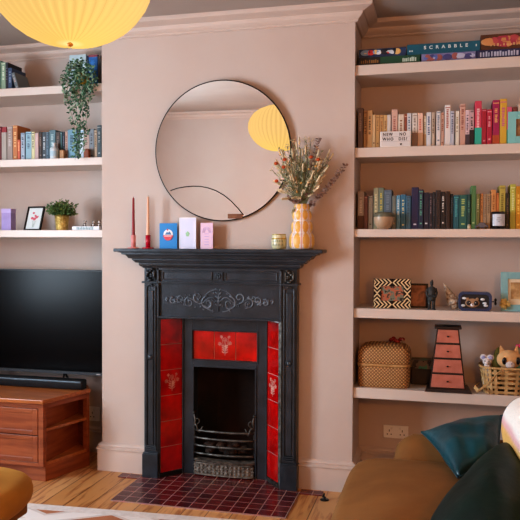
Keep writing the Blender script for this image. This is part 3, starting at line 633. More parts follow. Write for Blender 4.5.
R2 = [(357.6, 362.8, 108, '#6a5853', '#a89488', 'grey-brown paperback'), (363.2, 367, 110.3, '#a67f55', '#5a3c22', 'tan paperback'), (367, 372.2, 110.3, '#c0996a', '#46301c', 'light tan paperback with dark title'),
 (372.2, 375.3, 114.7, '#c7a87e', '#6d4f30', 'slim cream-tan paperback'), (375.3, 379.6, 114.7, '#b38a57', '#8a643c', 'sandy paperback'), (379.6, 383.4, 114.9, '#b88e5a', '#7a5836', 'sandy tan paperback'), (383.4, 387, 114.8, '#c29a66', '#7a5836', 'honey-coloured paperback'),
 (387, 390.6, 114.7, '#c9c0b8', '#6c6058', 'grey-white paperback'), (391.3, 397.5, 109.4, '#c9a596', '#9c5a50', 'tall dusty pink book'), (398, 403.8, 114.2, '#cfc1b0', '#8a5a40', 'cream paperback'), (404, 406.8, 113.9, '#8a4a36', '#d8b8a0', 'slim brick red paperback'),
 (406.8, 411.2, 113, '#c6c6c8', '#5a6a7c', 'blue-white paperback'), (412, 417.2, 113, '#d3c9bf', '#8a7a70', 'off-white paperback', dict(col2='#8a7266', split=.42)), (417.5, 422.8, 113, '#d8b8a8', '#c05a48', 'white and salmon paperback', dict(col2='#b08868', split=.42)), (423.2, 426, 116, '#d5c8b2', '#8a7a60', 'slim ivory paperback', dict(col2='#a8825c', split=.42)),
 (426.2, 431, 112.2, '#cfd0d4', '#2c4a78', 'white blue-dotted paperback'), (431.4, 434.8, 112.2, '#b7a492', '#5c4634', 'brown-lettered beige paperback'), (436.1, 440.4, 111.2, '#d9d4d2', '#6c7a8c', 'clean white paperback'), (440.7, 443.9, 112.4, '#c29d8c', '#8c5648', 'slim dusty rose paperback'),
 (444.4, 450.2, 104.7, '#dcd6d2', '#a04434', 'tallest white hardback'), (450.3, 454.1, 111.1, '#b9bcc8', '#5a5a6c', 'pale lilac-grey paperback'), (455.1, 459.1, 110.8, '#dcd6c8', '#9a8a70', 'plain cream-white paperback'), (459.5, 465.3, 103.7, '#c79f90', '#8c4c40', 'tall pink-beige hardback'),
 (465.3, 469.4, 110, '#d9bfc4', '#50404c', 'pale pink and grey paperback', dict(col2='#4a4048', split=.32)), (469.5, 473.8, 110.3, '#c0a0a4', '#2a2228', 'pinkish grey and black paperback', dict(col2='#221e22', split=.45)), (474.5, 481.4, 100.8, '#c8415a', '#f0c8c8', 'tall coral and turquoise hardback', dict(col2='#2fae98', split=.4)),
 (481.5, 486.4, 109, '#a51c34', '#d88090', 'crimson paperback'), (486.6, 491.8, 109.4, '#b0203f', '#e0a0a8', 'raspberry red paperback'), (492.3, 499.3, 99.9, '#a01f55', '#e8b070', 'tall magenta hardback', dict(col2='#b4502c', split=.22)), (499.6, 506.6, 98.7, '#d2a63c', '#c45a90', 'tall yellow and pink hardback'),
 (506.7, 511.5, 106.8, '#d0607c', '#5c9c80', 'pink book with green foot', dict(col2='#4c9c82', split=.4)), (512, 517, 107, '#7a4038', '#d8b098', 'brown book beside the frame'), (517.3, 523, 104, '#c8b8a8', '#604838', 'cream book at the frame edge')]
row(R2, 1.7289, .05, 'books on the lightbox shelf', 'the lightbox shelf')
R3 = [(358, 364.4, 191.5, '#98897e', '#c8bcb0', 'grey book with brown foot', dict(col2='#54301e', split=.36)), (364.5, 368.2, 195.5, '#6e4a48', '#b09088', 'slim mauve-brown paperback'), (368.7, 373.3, 195.8, '#8b8274', '#4c443a', 'grey-beige paperback'), (373.9, 378.8, 187.7, '#98977c', '#d8d0a8', 'tall sage book'), (378.9, 384.2, 187.7, '#6d7a6c', '#c8b858', 'tall grey-green book'),
 (384.5, 392.2, 189.8, '#566674', '#74848e', 'thick slate blue book'), (392.6, 396.5, 195.5, '#6c7068', '#b09470', 'slim mixed grey paperback'), (396.8, 400.8, 195.1, '#5c8ca4', '#c8d8d8', 'light blue paperback'), (401, 406.3, 194.3, '#336b86', '#d8d2a0', 'blue paperback with cream title'), (406.5, 411.4, 195.8, '#3c647a', '#284858', 'steel blue paperback'),
 (412, 419, 187.2, '#1f2148', '#d0d0dc', 'tall navy hardback with white title'), (419.1, 423.8, 189.4, '#1c2c44', '#60a890', 'navy book with green title'), (424, 429.8, 192.4, '#1a1c30', '#d0d4d8', 'dark navy book'), (429.9, 433, 193, '#241a24', '#78686c', 'slim plum-black book'), (433.2, 436, 192, '#15151c', '#484850', 'slim black paperback'),
 (433.2 + 3, 441.3, 190.3, '#251c1e', '#40302c', 'plain dark brown hardback'), (441.4, 446, 191.5, '#171518', '#d8d0c8', 'black paperback with white title'), (446.4, 450.8, 191.2, '#2c1c18', '#8a5c40', 'dark chocolate paperback'), (450.9, 453.8, 193.8, '#161c20', '#3a5058', 'slim blue-black paperback'), (454.2, 459.6, 195, '#1b5a64', '#50a0a0', 'deep teal paperback'),
 (459.8, 467.8, 194.7, '#1c5c56', '#a8b870', 'thick teal green book'), (468, 471.2, 194.3, '#1c4440', '#508878', 'slim bottle green paperback'), (471.5, 476.8, 185.6, '#4e7a4c', '#b8c890', 'tall green hardback'), (476.9, 480.7, 193.7, '#6c6838', '#b0a878', 'olive paperback'), (481, 484, 193.7, '#b87c48', '#704824', 'slim tan orange paperback'),
 (484.2, 487.6, 193.9, '#a08468', '#806850', 'beige paperback'), (487.7, 491.4, 193.7, '#a88c6c', '#705840', 'beige-tan paperback'), (491.9, 496.8, 189.8, '#c88c54', '#8a5428', 'light orange paperback'), (496.9, 500, 193, '#bd7440', '#783c1c', 'slim burnt orange paperback'), (500.1, 506.2, 185.4, '#b0a04c', '#6c6020', 'tall mustard-green book above the candle'), (506.6, 510.3, 193, '#2c2418', '#6c5838', 'slim dark brown paperback'),
 (510.8, 516.5, 184.2, '#b4b04c', '#d8dca0', 'tall yellow-green hardback'), (516.6, 522, 186.2, '#c48818', '#f0c860', 'amber yellow hardback')]
row(R3, 1.3237, .055, 'books on the blue to yellow shelf', 'the green-book shelf')
L2 = [(-8, -4, 129, '#3c3c44', '#90909c', 'grey book'), (-3.8, 1, 126.5, '#6c1620', '#c08080', 'dark red book'), (1.3, 6.2, 126.8, '#8c1c24', '#5c4c44', 'red-topped beige book', dict(col2='#a8a098', split=.84)), (6.5, 12.1, 125.8, '#9c8c84', '#c8c0c0', 'grey-pink book'), (12.6, 17.3, 125.4, '#b8703a', '#e8c88c', 'orange patterned book'), (17.4, 20.1, 139.8, '#c85c3c', '#e8b07c', 'short coral book'),
 (20.5, 24.6, 132.8, '#9cacbc', '#1c2c44', 'blue-white book'), (25.2, 31, 131.6, '#8cb0c0', '#405c74', 'pale blue book'), (31.1, 34.5, 131.8, '#d0cca0', '#3c4450', 'cream-yellow book'), (34.6, 38.3, 132.8, '#c4a8a4', '#6c4c4c', 'pinkish white book'), (38.5, 41.4, 131.5, '#3c2a22', '#8a7060', 'dark brown book'), (41.7, 45.9, 131.8, '#3c4248', '#c0c8cc', 'charcoal book'), (46, 48.7, 132, '#5c7484', '#2c3c4c', 'blue-grey slim book'),
 (49, 55.4, 130, '#54727c', '#a0b8bc', 'grey-teal book'), (55.5, 59.8, 131.8, '#42332c', '#786458', 'brown-black book'), (60, 62.2, 131.8, '#2c5458', '#7ca0a0', 'slim dark teal book'), (62.2, 64.5, 131.8, '#1c2030', '#606878', 'slim ink navy book'), (64.6, 67.4, 131.6, '#b89484', '#7c5448', 'pinkish tan book'), (67.5, 76.4, 129.6, '#6c94a8', '#2c4454', 'wide blue book'), (76.5, 79.2, 130.6, '#262c30', '#505c60', 'slim charcoal black book'),
 (79.5, 83.6, 130, '#c4d4e0', '#4c8cb4', 'sky blue book'), (83.7, 89, 131.2, '#b0988c', '#785c50', 'pink-beige book'), (89.1, 94, 128.9, '#7c848c', '#383c44', 'silver-grey book'), (94.1, 97, 130, '#c0b09c', '#846c54', 'cream slim book'), (97.1, 101.2, 125.2, '#647c88', '#c8d4d8', 'grey-blue book')]
row(L2, 1.7192, .07, 'books on the left alcove shelf', 'the left wall shelf', 'L')
# top left shelf
for i, (a, b, tp, c, k, d, ln_) in enumerate([(-3, 1.2, 61, '#50705c', '#c8d8c0', 'green-blue book', 0), (1.3, 5.6, 62.5, '#8ca890', '#e0e8d0', 'pale green patterned book', 0), (5.7, 8, 62.5, '#20202c', '#606070', 'slim black book', 0), (8.1, 12, 68, '#384c6c', '#90a0b8', 'dark blue book', 0)]):
    A, B = at(a, 90, .07), at(b, 90, .07); h = at(a, tp, .07).z - 2.1215
    book(A.x, B.x, 2.1215, h, .07, .14, c, k, f'{d} on the uppermost left shelf, {ORD[3 - i]} from the leaning grey one', 'books on the uppermost left shelf', seed=500 + i)
A = at(14, 90, .07); book(A.x + .012, A.x + .034, 2.1235, .105, .07, .13, '#6c7478', '#a8a8a8', 'grey slim book leaning at the end of the uppermost left shelf', 'books on the uppermost left shelf', seed=510, lean=-.30)
for i, (a, b, tp, c, k, lb, c2) in enumerate([(69.3, 86, 55.3, '#b4cad2', '#3c8cc0', 'wide pale blue book behind the trailing plant', None), (86.3, 88.4, 56, '#1c2440', '#50608c', 'slim navy book right of the pale blue one, uppermost left shelf', None), (88.6, 97.6, 55.2, '#1c62a8', '#2c80c8', 'bright blue book with red top right of the trailing plant', None), (97.8, 100.9, 56, '#4c4644', '#6c3c30', 'dark brown slim book touching the chimney breast, uppermost left shelf', None)]):
    A, B = at(a, 90, .15), at(b, 90, .15); h = at(a, tp, .15).z - 2.1215
    r = book(A.x, min(B.x, XL - .002), 2.1215, h, .15, .13, c, k, lb, 'books by the trailing plant', seed=520 + i)
    if i == 2: MB().box(-(B.x - A.x) / 2, (B.x - A.x) / 2, -.001, .12, h - .012, h + .0004).build('red_band', flat('#8c4050'), r)

# ------------------------------------------------------------------ board games (top right shelf)
def game(x0, x1, z0, h, Y, dep, m, label, m2=None, parts=None, rz=0):
    a, b = at(x0, 60, Y), at(x1, 60, Y); w = b.x - a.x
    t = thing('board_game_box', label, 'board game', ((a.x + b.x) / 2, Y, z0), rz, 'board games on the uppermost right shelf')
    MB().box(-w / 2 + .002, w / 2 - .002, .002, dep - .002, 0, h * .5).build('box_base', m2 or m, t)
    MB().box(-w / 2, w / 2, 0, dep, h * .12, h).build('box_lid', m, t, bevel=.001)
    if parts: parts(t, w, h)
    return t
Z1 = 2.1383
def blobs(cols, n=10, y=-.0012, seed=1, name='cover_picture'):
    def f(t, w, h):
        rd = random.Random(seed); 
        o = MB()
        for k in range(n):
            rr = rd.uniform(.2, .42) * h; o.ball((rd.uniform(-w / 2 + rr, w / 2 - rr), 0, h * .12 + (h * .88) * rd.uniform(.42, .58)), (rr * rd.uniform(.8, 2), abs(y), rr * .9), 10, 6, k % len(cols))
        o.build(name, [flat(c) for c in cols], t)
    return f
def strokes(col, x0, x1, n, z0=.35, z1=.75, seed=3):
    def f(t, w, h):
        rd = random.Random(seed); o = MB(); 
        for k in range(n):
            xx = -w / 2 + w * (x0 + (x1 - x0) * k / n); o.box(xx, xx + w * (x1 - x0) / n * rd.uniform(.4, .8), -.0012, 0, h * z0, h * (z1 - rd.uniform(0, .15)))
        o.build('lid_lettering', flat(col), t)
    return f
Yg = .045
zA = at(390, 64.2, Yg).z; 
def zz(px, py): return at(px, py, Yg).z
h1 = .044; h2 = .042
def both(*fs):
    def f(t, w, h):
        for g in fs: g(t, w, h)
    return f
def green_panel(t, w, h): MB().box(-w * .14, w * .5, -.0008, 0, h * .14, h * .99).build('green_panel', flat('#1c4a34'), t)
game(358.5, 420, Z1, h1, Yg, .2, mat('game_dark', '#1c1a1c', .4, '#2c2420', 30), 'black and green board game box at the bottom left of the games', parts=both(strokes('#8c6434', .04, .34, 9), green_panel, strokes('#c8d8c8', .72, .95, 8, .3, .8, 5)))
game(358.8, 406, Z1 + h1, h2, Yg + .004, .2, mat('game_navy', '#1c2748', .35, '#2c4468', 20), 'navy cartoon board game box on the black and green box', parts=both(blobs(['#c8d0d8', '#7c98b8', '#b83030', '#d8b070', '#101828'], 16, seed=4)))
game(421.5, 475.5, Z1, h1, Yg, .2, mat('game_lilac', '#6c6c98', .4, '#8484ac', 20), 'lilac illustrated board game box under the teal word game', parts=both(blobs(['#b8bcd4', '#48487c', '#9c5c58', '#5c6cac'], 15, seed=5)))
def scrab(t, w, h):
    text('lid_lettering', 'S  C  R  A  B  B  L  E', h * .44, flat('#d8e0e0'), t, (.012, -.0008, h * .6), sx=1.12, bold=.0006)
    MB().box(w * .44, w * .455, -.0012, 0, h * .45, h * .66).box(-w * .47, -w * .45, -.0012, 0, h * .28, h * .42).box(-w * .44, -w * .42, -.0012, 0, h * .28, h * .42).build('logo_marks', flat('#c8d4d4'), t)
game(407, 480, Z1 + h1 + .001, .05, Yg + .002, .21, mat('game_teal', '#12566c', .35, '#185f74', 10), 'long teal word game box with white lettering on the uppermost right shelf', parts=scrab)
game(476.2, 524, Z1, .046, Yg, .2, mat('game_ink', '#22264c', .4, '#2c3460', 14), 'dark blue board game box with pale lettering, under the brown box', parts=strokes('#b8bcd0', .08, .9, 14, .3, .85))
game(480.4, 530, Z1 + .046, .074, Yg + .004, .22, mat('game_brown', '#4a2c1e', .45, '#6b4028', 14), 'tall brown board game box with red title at the right end', parts=both(blobs(['#a8384c', '#b84c50', '#c88c58'], 16, seed=8), strokes('#c8a070', .2, .85, 10, .24, .42)))
MB  # (shape collector)

# ------------------------------------------------------------------ lightbox
Yl = .022; a, b = at(380.2, 147, Yl), at(411, 147, Yl); w = b.x - a.x; h = at(395, 131.3, Yl).z - 1.7289
t = thing('letter_lightbox', 'small white lightbox reading NEW NO WHO DIS in front of the cream books', 'lightbox', ((a.x + b.x) / 2, Yl, 1.7289), .05)
MB().box(-w / 2, w / 2, .0, .022, 0, h).build('case', WHITE, t, bevel=.002)
MB().box(-w / 2 + .005, w / 2 - .005, -.001, .0, .004, h - .004).build('panel', mat('lightbox_panel', '#d4d2d2', .4), t)
for z in (h * .36, h * .66): MB().box(-w / 2 + .004, w / 2 - .004, -.002, -.001, z - .0006, z + .0006).build('rail', flat('#a8a8ac'), t)
for body_, px_, pz_ in (('NEW', -.038, .80), ('NO', .034, .80), ('WHO', -.037, .50), ('DIS?', .035, .50)):
    text('letter_row', body_, h * .27, INK, t, (px_, -.0015, h * pz_), sx=.86, bold=.0005, sp=1.35)
hr = MB(); hr.prism([(x * .0042, z * .0042) for x, z in ((0, -1.3), (1.2, 0), (1.1, .8), (.5, 1.1), (0, .6), (-.5, 1.1), (-1.1, .8), (-1.2, 0))], -.0022, -.001); hr.build('heart_tile', INK, t, loc=(.026, 0, h * .17))

# ------------------------------------------------------------------ picture frames (open boxes with a photo)
def frame(name, label, cat, loc, w, h, b, fm, photo, tilt=.1, rz=0, depth=.012, mount=None, group=None):
    t = thing(name, label, cat, loc, rz, group); t.rotation_euler = (-tilt, 0, rz)
    o = MB().box(-w / 2, -w / 2 + b, 0, depth, 0, h).box(w / 2 - b, w / 2, 0, depth, 0, h).box(-w / 2 + b, w / 2 - b, 0, depth, 0, b).box(-w / 2 + b, w / 2 - b, 0, depth, h - b, h)
    fr_ = o.build('frame', fm, t, bevel=.001)
    MB().box(-w / 2 + b, w / 2 - b, depth * .5, depth * .9, b, h - b).build('picture', photo, t)
    if tilt > .05: MB().add([(-.015, depth, .01), (.015, depth, .01), (.015, depth, h * .7), (-.015, depth, h * .7), (-.015, depth + h * .32, h * .7 * .0 + .02 + h * .32 * tilt), (.015, depth + h * .32, .02 + h * .32 * tilt)], [(0, 1, 2, 3), (3, 2, 5, 4)]).build('stand', BLK, t)
    return t, fr_
# teal frame on the pink end of the lightbox shelf
Yf = .03; a = at(508, 142, Yf); w = .135; h = at(512, 111.3, Yf).z - 1.7289
t, f_ = frame('photo_frame', 'turquoise photo frame cut by the picture edge beside the pink books', 'photo frame', (a.x + w / 2, Yf, 1.7289), w, h, .036, mat('turquoise_paint', '#7cc0c0', .5, '#8cc8c4', 10), mat('brown_photo', '#7c5c40', .5, '#a87c50', 30), .04)
# zigzag frame
Yf = .05; a, b = at(373.2, 306, Yf), at(411, 306, Yf); w = b.x - a.x; h = at(392, 278.8, Yf).z - .9269; bw = .038
t, f_ = frame('photo_frame', 'black and cream zigzag photo frame holding a group photo', 'photo frame', ((a.x + b.x) / 2, Yf, .9269), w, h, bw, mat('inlay_dark', '#24140c', .7, spec=.2), multi_mat('group_photo', ['#201814', '#6c7060', '#a85c40', '#3c3428', '#b8806c'], 32), .06)
cv = MB(); st_ = .0195; 
def chev(cx, cz, dx, dz, hb):     # one chevron stripe pointing (dx,dz)
    th_ = st_ * .42; ax = (1, 0) if dx == 0 else (0, 1)
    for s in (-1, 1):
        p0_ = (cx + dx * hb * .5, cz + dz * hb * .5); p1_ = (cx - dx * hb * .5 + s * ax[0] * hb, cz - dz * hb * .5 + s * ax[1] * hb)
        p2_ = (p1_[0] - dx * th_, p1_[1] - dz * th_); p3_ = (p0_[0] - dx * th_, p0_[1] - dz * th_); pts = [p0_, p1_, p2_, p3_]
        pts = [(min(max(x, -w / 2), w / 2), min(max(z, 0), h)) for x, z in pts]; cv.prism(pts, -.0012, .0002)
for zz_ in (bw / 2, h - bw / 2):
    k = 0
    while .012 + k * st_ < w / 2:
        for s in (-1, 1): chev(s * (.010 + k * st_), zz_, -s, 0, bw * .48)
        k += 1
for xx_ in (-w / 2 + bw / 2, w / 2 - bw / 2):
    for k in range(2):
        for s in (-1, 1): chev(xx_, h / 2 + s * (.006 + k * st_), 0, -s, bw * .44)
cv.build('zigzag_inlay', mat('inlay_cream', '#d8bc90', .5), f_)
# small dark frame behind
Yf = .11; a, b = at(410, 306, Yf), at(428, 306, Yf); h = at(420, 283.5, Yf).z - .9269
frame('photo_frame', 'dark framed brown photo half hidden behind the zigzag frame', 'photo frame', ((a.x + b.x) / 2 - .02, Yf, .9269), (b.x - a.x) + .04, h, .01, BLK, multi_mat('brown_portrait', ['#1c100a', '#7a4c30', '#a87050', '#40281a'], 16, kind='lin'), .08)
# teal frame right end of R4
Yf = .06; a = at(500, 310, Yf); w = .15; h = at(508, 271.3, Yf).z - .9269 - .003
t, f_ = frame('photo_frame', 'pale blue photo frame with a straw bow on its corner', 'photo frame', (a.x + w / 2 + .004, Yf, .9269), w, h, .033, mat('pale_blue_wood', '#6ca0a8', .5, '#84b4b8', 12), mat('cream_mount', '#d8c8ac', .6), .12)
MB().box(-.03, .03, .003, .0055, .06, h - .05).build('sepia_photo', multi_mat('sepia', ['#5c4024', '#c8a878', '#a07c50', '#8c6840'], 24, kind='lin'), t)
e = MB()
for k in range(16): q = k * PI / 8; e.leaf((-w / 2 + .018, -.004, .035), (math.cos(q), -.3, math.sin(q)), .03, .013)
e.ball((-w / 2 + .018, -.006, .035), .007).build('straw_bow', mat('straw', '#d0b068', .8, '#b8944c', 60), t)
# black frame on left alcove shelf
Yf = .08; a, b = at(21.8, 229, Yf), at(39.2, 229, Yf); w = b.x - a.x; h = (at(32, 205.6, Yf).z - 1.3195) * 1.03
t, f_ = frame('picture_frame', 'black framed print of red poppies on the shelf above the television', 'picture', ((a.x + b.x) / 2 + .006, Yf, 1.3195), w + .004, h, .0085, BLK, mat('print_paper', '#d4dcdc', .5), .3, -.12)
e = MB()
for x, z, r in ((-.012, .088, .008), (-.016, .062, .010), (0, .058, .011), (.014, .066, .010), (.004, .074, .008), (.022, .07, .006)): e.ball((x, .0052, z * h / .12), (r, .0012, r * .8), 10, 6, 0)
for x in (-.012, -.004, .006, .014): e.tube([(x, .0052, .06), (x * .3, .0052, .022)], .0006, 4, 1)
e.build('poppies', [flat('#d06070'), flat('#8c9c8c')], t)

# ------------------------------------------------------------------ R4: figurine, shell, tin
Yf = .035; b = at(431.5, 308, Yf); h = at(431.5, 280.8, Yf).z - .9269; k = h / .145
FG = mat('green_grey_clay', '#26282a', .7, '#383c3c', 40, .3, 120)
t = thing('warrior_figurine', 'dark standing clay figurine right of the zigzag frame', 'figurine', (b.x, Yf, .9269)); t.scale = (.86, .86, 1)
o = MB()
o.superbox(.024 * k, .015 * k, 0, .006 * k, 3)
for s in (-1, 1): o.tube([(s * .011 * k, 0, .005 * k), (s * .011 * k, 0, .03 * k), (s * .012 * k, 0, .055 * k)], [.008 * k, .009 * k, .011 * k], 10)
o.lathe([(.022 * k, .045 * k), (.024 * k, .055 * k), (.019 * k, .078 * k), (.023 * k, .1 * k), (.019 * k, .112 * k), (.008 * k, .117 * k), (.007 * k, .122 * k)], 20)
o.ball((0, -.001, .130 * k), (.0095 * k, .010 * k, .0115 * k)); o.ball((0, -.011 * k, .128 * k), (.002 * k, .003 * k, .003 * k), 8, 6)
o.build('body', FG, t)
MB().ball((.002 * k, .002, .145 * k), (.005 * k, .005 * k, .006 * k)).ball((0, .001, .138 * k), (.0098 * k, .010 * k, .006 * k)).build('topknot', FG, t)
for s in (-1, 1): MB().tube([(s * .021 * k, 0, .108 * k), (s * .029 * k, 0, .085 * k), (s * .023 * k, -.010 * k, .066 * k), (s * .008 * k, -.022 * k, .07 * k)], [.007 * k, .007 * k, .006 * k, .004 * k], 9).build('arm', FG, t)
# shell
t = thing('spiral_seashell', 'speckled pointed seashell propped behind the blue tin', 'seashell', (at(452, 305, .1).x, .1, .9269))
P = []; tipx = at(443.8, 283, .1); bx = at(452, 305, .1).x
o = MB(); base = Vector((.008, 0, .03)); tp_ = Vector((tipx.x - bx, 0, tipx.z - .9269)); N = 30
ax = (tp_ - base); rs = []; pt = []
for i in range(N): kk = i / (N - 1); pt.append(base.lerp(tp_, kk)); rs.append(.032 * (1 - kk) ** 1.1 + .0025 + .0022 * abs(math.sin(kk * 22)) * (1 - kk))
o.tube(pt, rs, 18); o.ball(base + Vector((.004, 0, -.008)), (.024, .022, .022)); o.build('shell_body', mat('shell_speckle', '#7c6450', .4, '#dccdb8', 90), t)
# tin
Yf = .02; a, b = at(458.2, 310, Yf), at(491.8, 310, Yf); w = b.x - a.x; h = at(475, 292, Yf).z - .9269
t = thing('blue_toy_tin', 'navy rounded tin box with raccoon picture and winding key', 'tin box', ((a.x + b.x) / 2, Yf, .9269), -.04)
def rrect(w, h, r, n=6):
    return [(sx * (w / 2 - r) + r * math.cos(q), h / 2 + sz * (h / 2 - r) + r * math.sin(q)) for sx, sz, q0 in ((1, 1, 0), (-1, 1, PI / 2), (-1, -1, PI), (1, -1, 1.5 * PI)) for q in [q0 + PI / 2 * j / n for j in range(n + 1)]]
o = MB(); outer = rrect(w, h, .024); inner = [(x * .84, h / 2 + (z - h / 2) * .74) for x, z in outer]; nn = len(outer)
o.add([(x, 0, z) for x, z in outer] + [(x, 0, z) for x, z in inner] + [(x, .05, z) for x, z in outer] + [(x, .008, z) for x, z in inner], [(i, (i + 1) % nn, (i + 1) % nn + nn, i + nn) for i in range(nn)] + [(i, (i + 1) % nn, (i + 1) % nn + 2 * nn, i + 2 * nn) for i in range(nn)] + [(i + nn, (i + 1) % nn + nn, (i + 1) % nn + 3 * nn, i + 3 * nn) for i in range(nn)] + [tuple(range(2 * nn, 3 * nn))])
o.build('tin_case', mat('navy_enamel', '#1c3458', .3, '#243f66', 10), t, bevel=.001)
MB().prism(inner, .006, .009).build('picture_window', flat('#141820'), t)
o = MB(); o.ball((-.012, .004, h * .42), (.034, .004, .022), 14, 8, 0)
for s in (-1, 1): o.ball((-.012 + s * .017, .001, h * .42), (.011, .003, .012), 10, 6, 1); o.ball((-.012 + s * .022, .004, h * .62), (.008, .003, .008), 8, 6, 0); o.ball((-.012 + s * .014, -.001, h * .44), (.0025, .0015, .0025), 6, 4, 2)
o.ball((-.012, 0, h * .32), (.010, .004, .008), 8, 6, 2); o.ball((-.012, -.003, h * .35), (.003, .002, .003), 6, 4, 1); o.build('raccoon_picture', [flat('#a07c5c'), flat('#1c1412'), flat('#dcd8d8')], t)
o = MB(); 
for x, z in ((.035, .62), (.045, .42), (.05, .3), (-.055, .28), (-.05, .66)): o.ball((x, .003, h * z), (.011, .003, .006), 8, 6)
o.build('white_paws', flat('#d8dce0'), t)
o = MB(); o.tube([(w / 2, .02, h * .5), (w / 2 + .012, .02, h * .5)], .003, 6)
for s in (-1, 1): o.ball((w / 2 + .017, .02, h * .5 + s * .008), (.006, .003, .009), 8, 6)
o.build('winding_key', BLK, t)

# ------------------------------------------------------------------ R3 small things
b = at(383.9, 229, .03); t = thing('glazed_bowl', 'small round bowl with green-grey rim before the slate blue book', 'bowl', (b.x, .022, 1.3237)); r = .0505
bp = [(.022, 0), (.036, .010), (.046, .027), (.0505, .048), (.051, .06), (.049, .073), (.045, .082), (.042, .082), (.046, .07), (.044, .04), (.03, .012), (0.0005, .006)]
MB().lathe(bp, 40, bands=lambda i, k: 1 if 4 <= i <= 9 else 0).build('bowl_body', [mat('bowl_cream', '#b39a80', .35, '#a88c70', 14), mat('bowl_glaze', '#5e5c4c', .2, '#747260', 14)], t)
b = at(498.7, 228.5, .02); r = .0335; h = at(498.7, 211.6, .02).z - 1.3237
t = thing('candle_jar', 'black glass candle with white label in front of the orange books', 'candle', (b.x, .012 + r, 1.3237))
MB().lathe([(r * .9, 0), (r, .003), (r, h - .002), (r * .95, h), (r * .9, h), (r * .9, h * .8)], 36).build('glass', mat('black_glass', '#101014', .15, coat=.4), t)
vs = []; 
for z in (h * .18, h * .86):
    for k in range(13): q = -PI / 2 - .95 + 1.9 * k / 12; vs.append(((r + .0008) * math.cos(q), (r + .0008) * math.sin(q), z))
MB().add(vs, [(k, k + 1, k + 14, k + 13) for k in range(12)]).build('label', flat('#c8ccd4'), t)
e = MB()
for k, (z, ww) in enumerate(((.62, .016), (.5, .024), (.4, .012))): e.box(-ww / 2, ww / 2, -r - .0016, -r - .0004, h * z, h * z + .003)
e.build('label_print', flat('#80848c'), t)
b = at(481.8, 228.5, .02)
t = thing('toy_car', 'tiny dark grey model car in front of the olive and tan books', 'toy', (b.x, .035, 1.3237))
MB().prism([(-.03, .006), (-.03, .018), (-.018, .02), (-.010, .031), (.012, .031), (.02, .02), (.03, .017), (.03, .006)], -.012, .012).build('car_body', mat('toy_grey', '#4c5464', .4), t, bevel=.002)
for x in (-.018, .018):
    for y in (-.013, .013): MB().lathe([(.006, -.002), (.006, .002)], 14, M=Matrix.Translation((x, y, .006)) @ Mx).build('wheel', BLK, t)
b = at(469.2, 228.6, .02)
t = thing('owl_ornament', 'tiny cream owl ornament in front of the green books', 'ornament', (b.x, .03, 1.3237))
MB().lathe([(.006, 0), (.0085, .004), (.0085, .011), (.0075, .014), (.008, .018), (.005, .022), (.0005, .023)], 16).build('body', flat('#cdbb9c'), t)
e = MB(); [e.ball((s * .003, -.0075, .017), .0016, 6, 4) for s in (-1, 1)]; e.build('eyes', INK, t)

# ------------------------------------------------------------------ R5 : baskets, drawers
Z5 = .5269
Yc = .11; a, b = at(356.9, 370, .06), at(410.4, 370, .06); w = min(b.x - a.x, 9); cx = (a.x + b.x) / 2
a_x = max(a.x, XR + .006); w = b.x - a_x; cx = (a_x + b.x) / 2; h = at(384, 345.6, .06).z - Z5
WV = weave_mat('woven_seagrass', '#80562e', '#cca06a', 165)
t = thing('lidded_basket', 'square woven seagrass basket with a rounded lid on the lowest shelf', 'basket', (cx, .145, Z5))
hx, hy = w / 2 / 1.0, .115; hl = h * .57
MB().superbox(hx, hy, 0, hl, 6, 56, [(.93, 0), (.965, .006), (.985, .04), (.985, hl * .6), (.97, hl)]).build('basket_body', WV, t)
MB().superbox(hx, hy, 0, h, 6, 56, [(1, hl - .012), (1.0, hl + .02), (.99, h - .05), (.965, h - .034), (.91, h - .018), (.82, h - .008), (.65, h - .001), (.3, h + .002), (.01, h + .003)]).build('basket_lid', WV, t)
MB().superbox(hx, hy, 0, h, 6, 56, [(1.0, hl - .014), (1.012, hl - .010), (1.012, hl - .004), (1.0, hl)]).build('lid_rim', mat('cane_band', '#b98f5c', .6, '#a47a48', 30), t)
# knitted red thing on the basket lid
b = at(397, 343, .2); t = thing('red_ribbon_bow', 'crumpled red ribbon with straw tag lying on the basket lid', 'ribbon', (b.x, .19, Z5 + h + .003))
o = MB(); [o.ball((-.03 + .012 * k, .01 * math.sin(k * 2), .010 + .007 * math.sin(k * 1.7)), (.012, .012, .010), 9, 6) for k in range(6)]; o.build('ribbon_loops', mat('red_ribbon', '#7c1810', .6, '#96261a', 30), t)
MB().tube([(.028, -.02, -.016 + .016), (.03, -.03, .022), (.036, -.02, .004)], .003, 6).build('straw_tag', flat('#b08858'), t)
# boxes behind between basket and drawers
a, b = at(411.5, 383, .2), at(431, 383, .2)
t = thing('storage_box', 'dark patterned box tucked between the lidded basket and pink drawers', 'box', ((a.x + b.x) / 2 + .005, .17, Z5)); w_ = b.x - a.x + .01
MB().box(-w_ / 2, w_ / 2, 0, .1, 0, .082).build('box_base', mat('dark_box', '#241c18', .6, '#3c2c24', 20), t, bevel=.002)
MB().box(-w_ / 2 - .002, w_ / 2 + .002, -.002, .102, .082, .125).build('box_lid', multi_mat('patterned_lid', ['#3a2c28', '#3c7c64', '#6c5c50', '#2c2220', '#7c685c'], 18), t, bevel=.002)
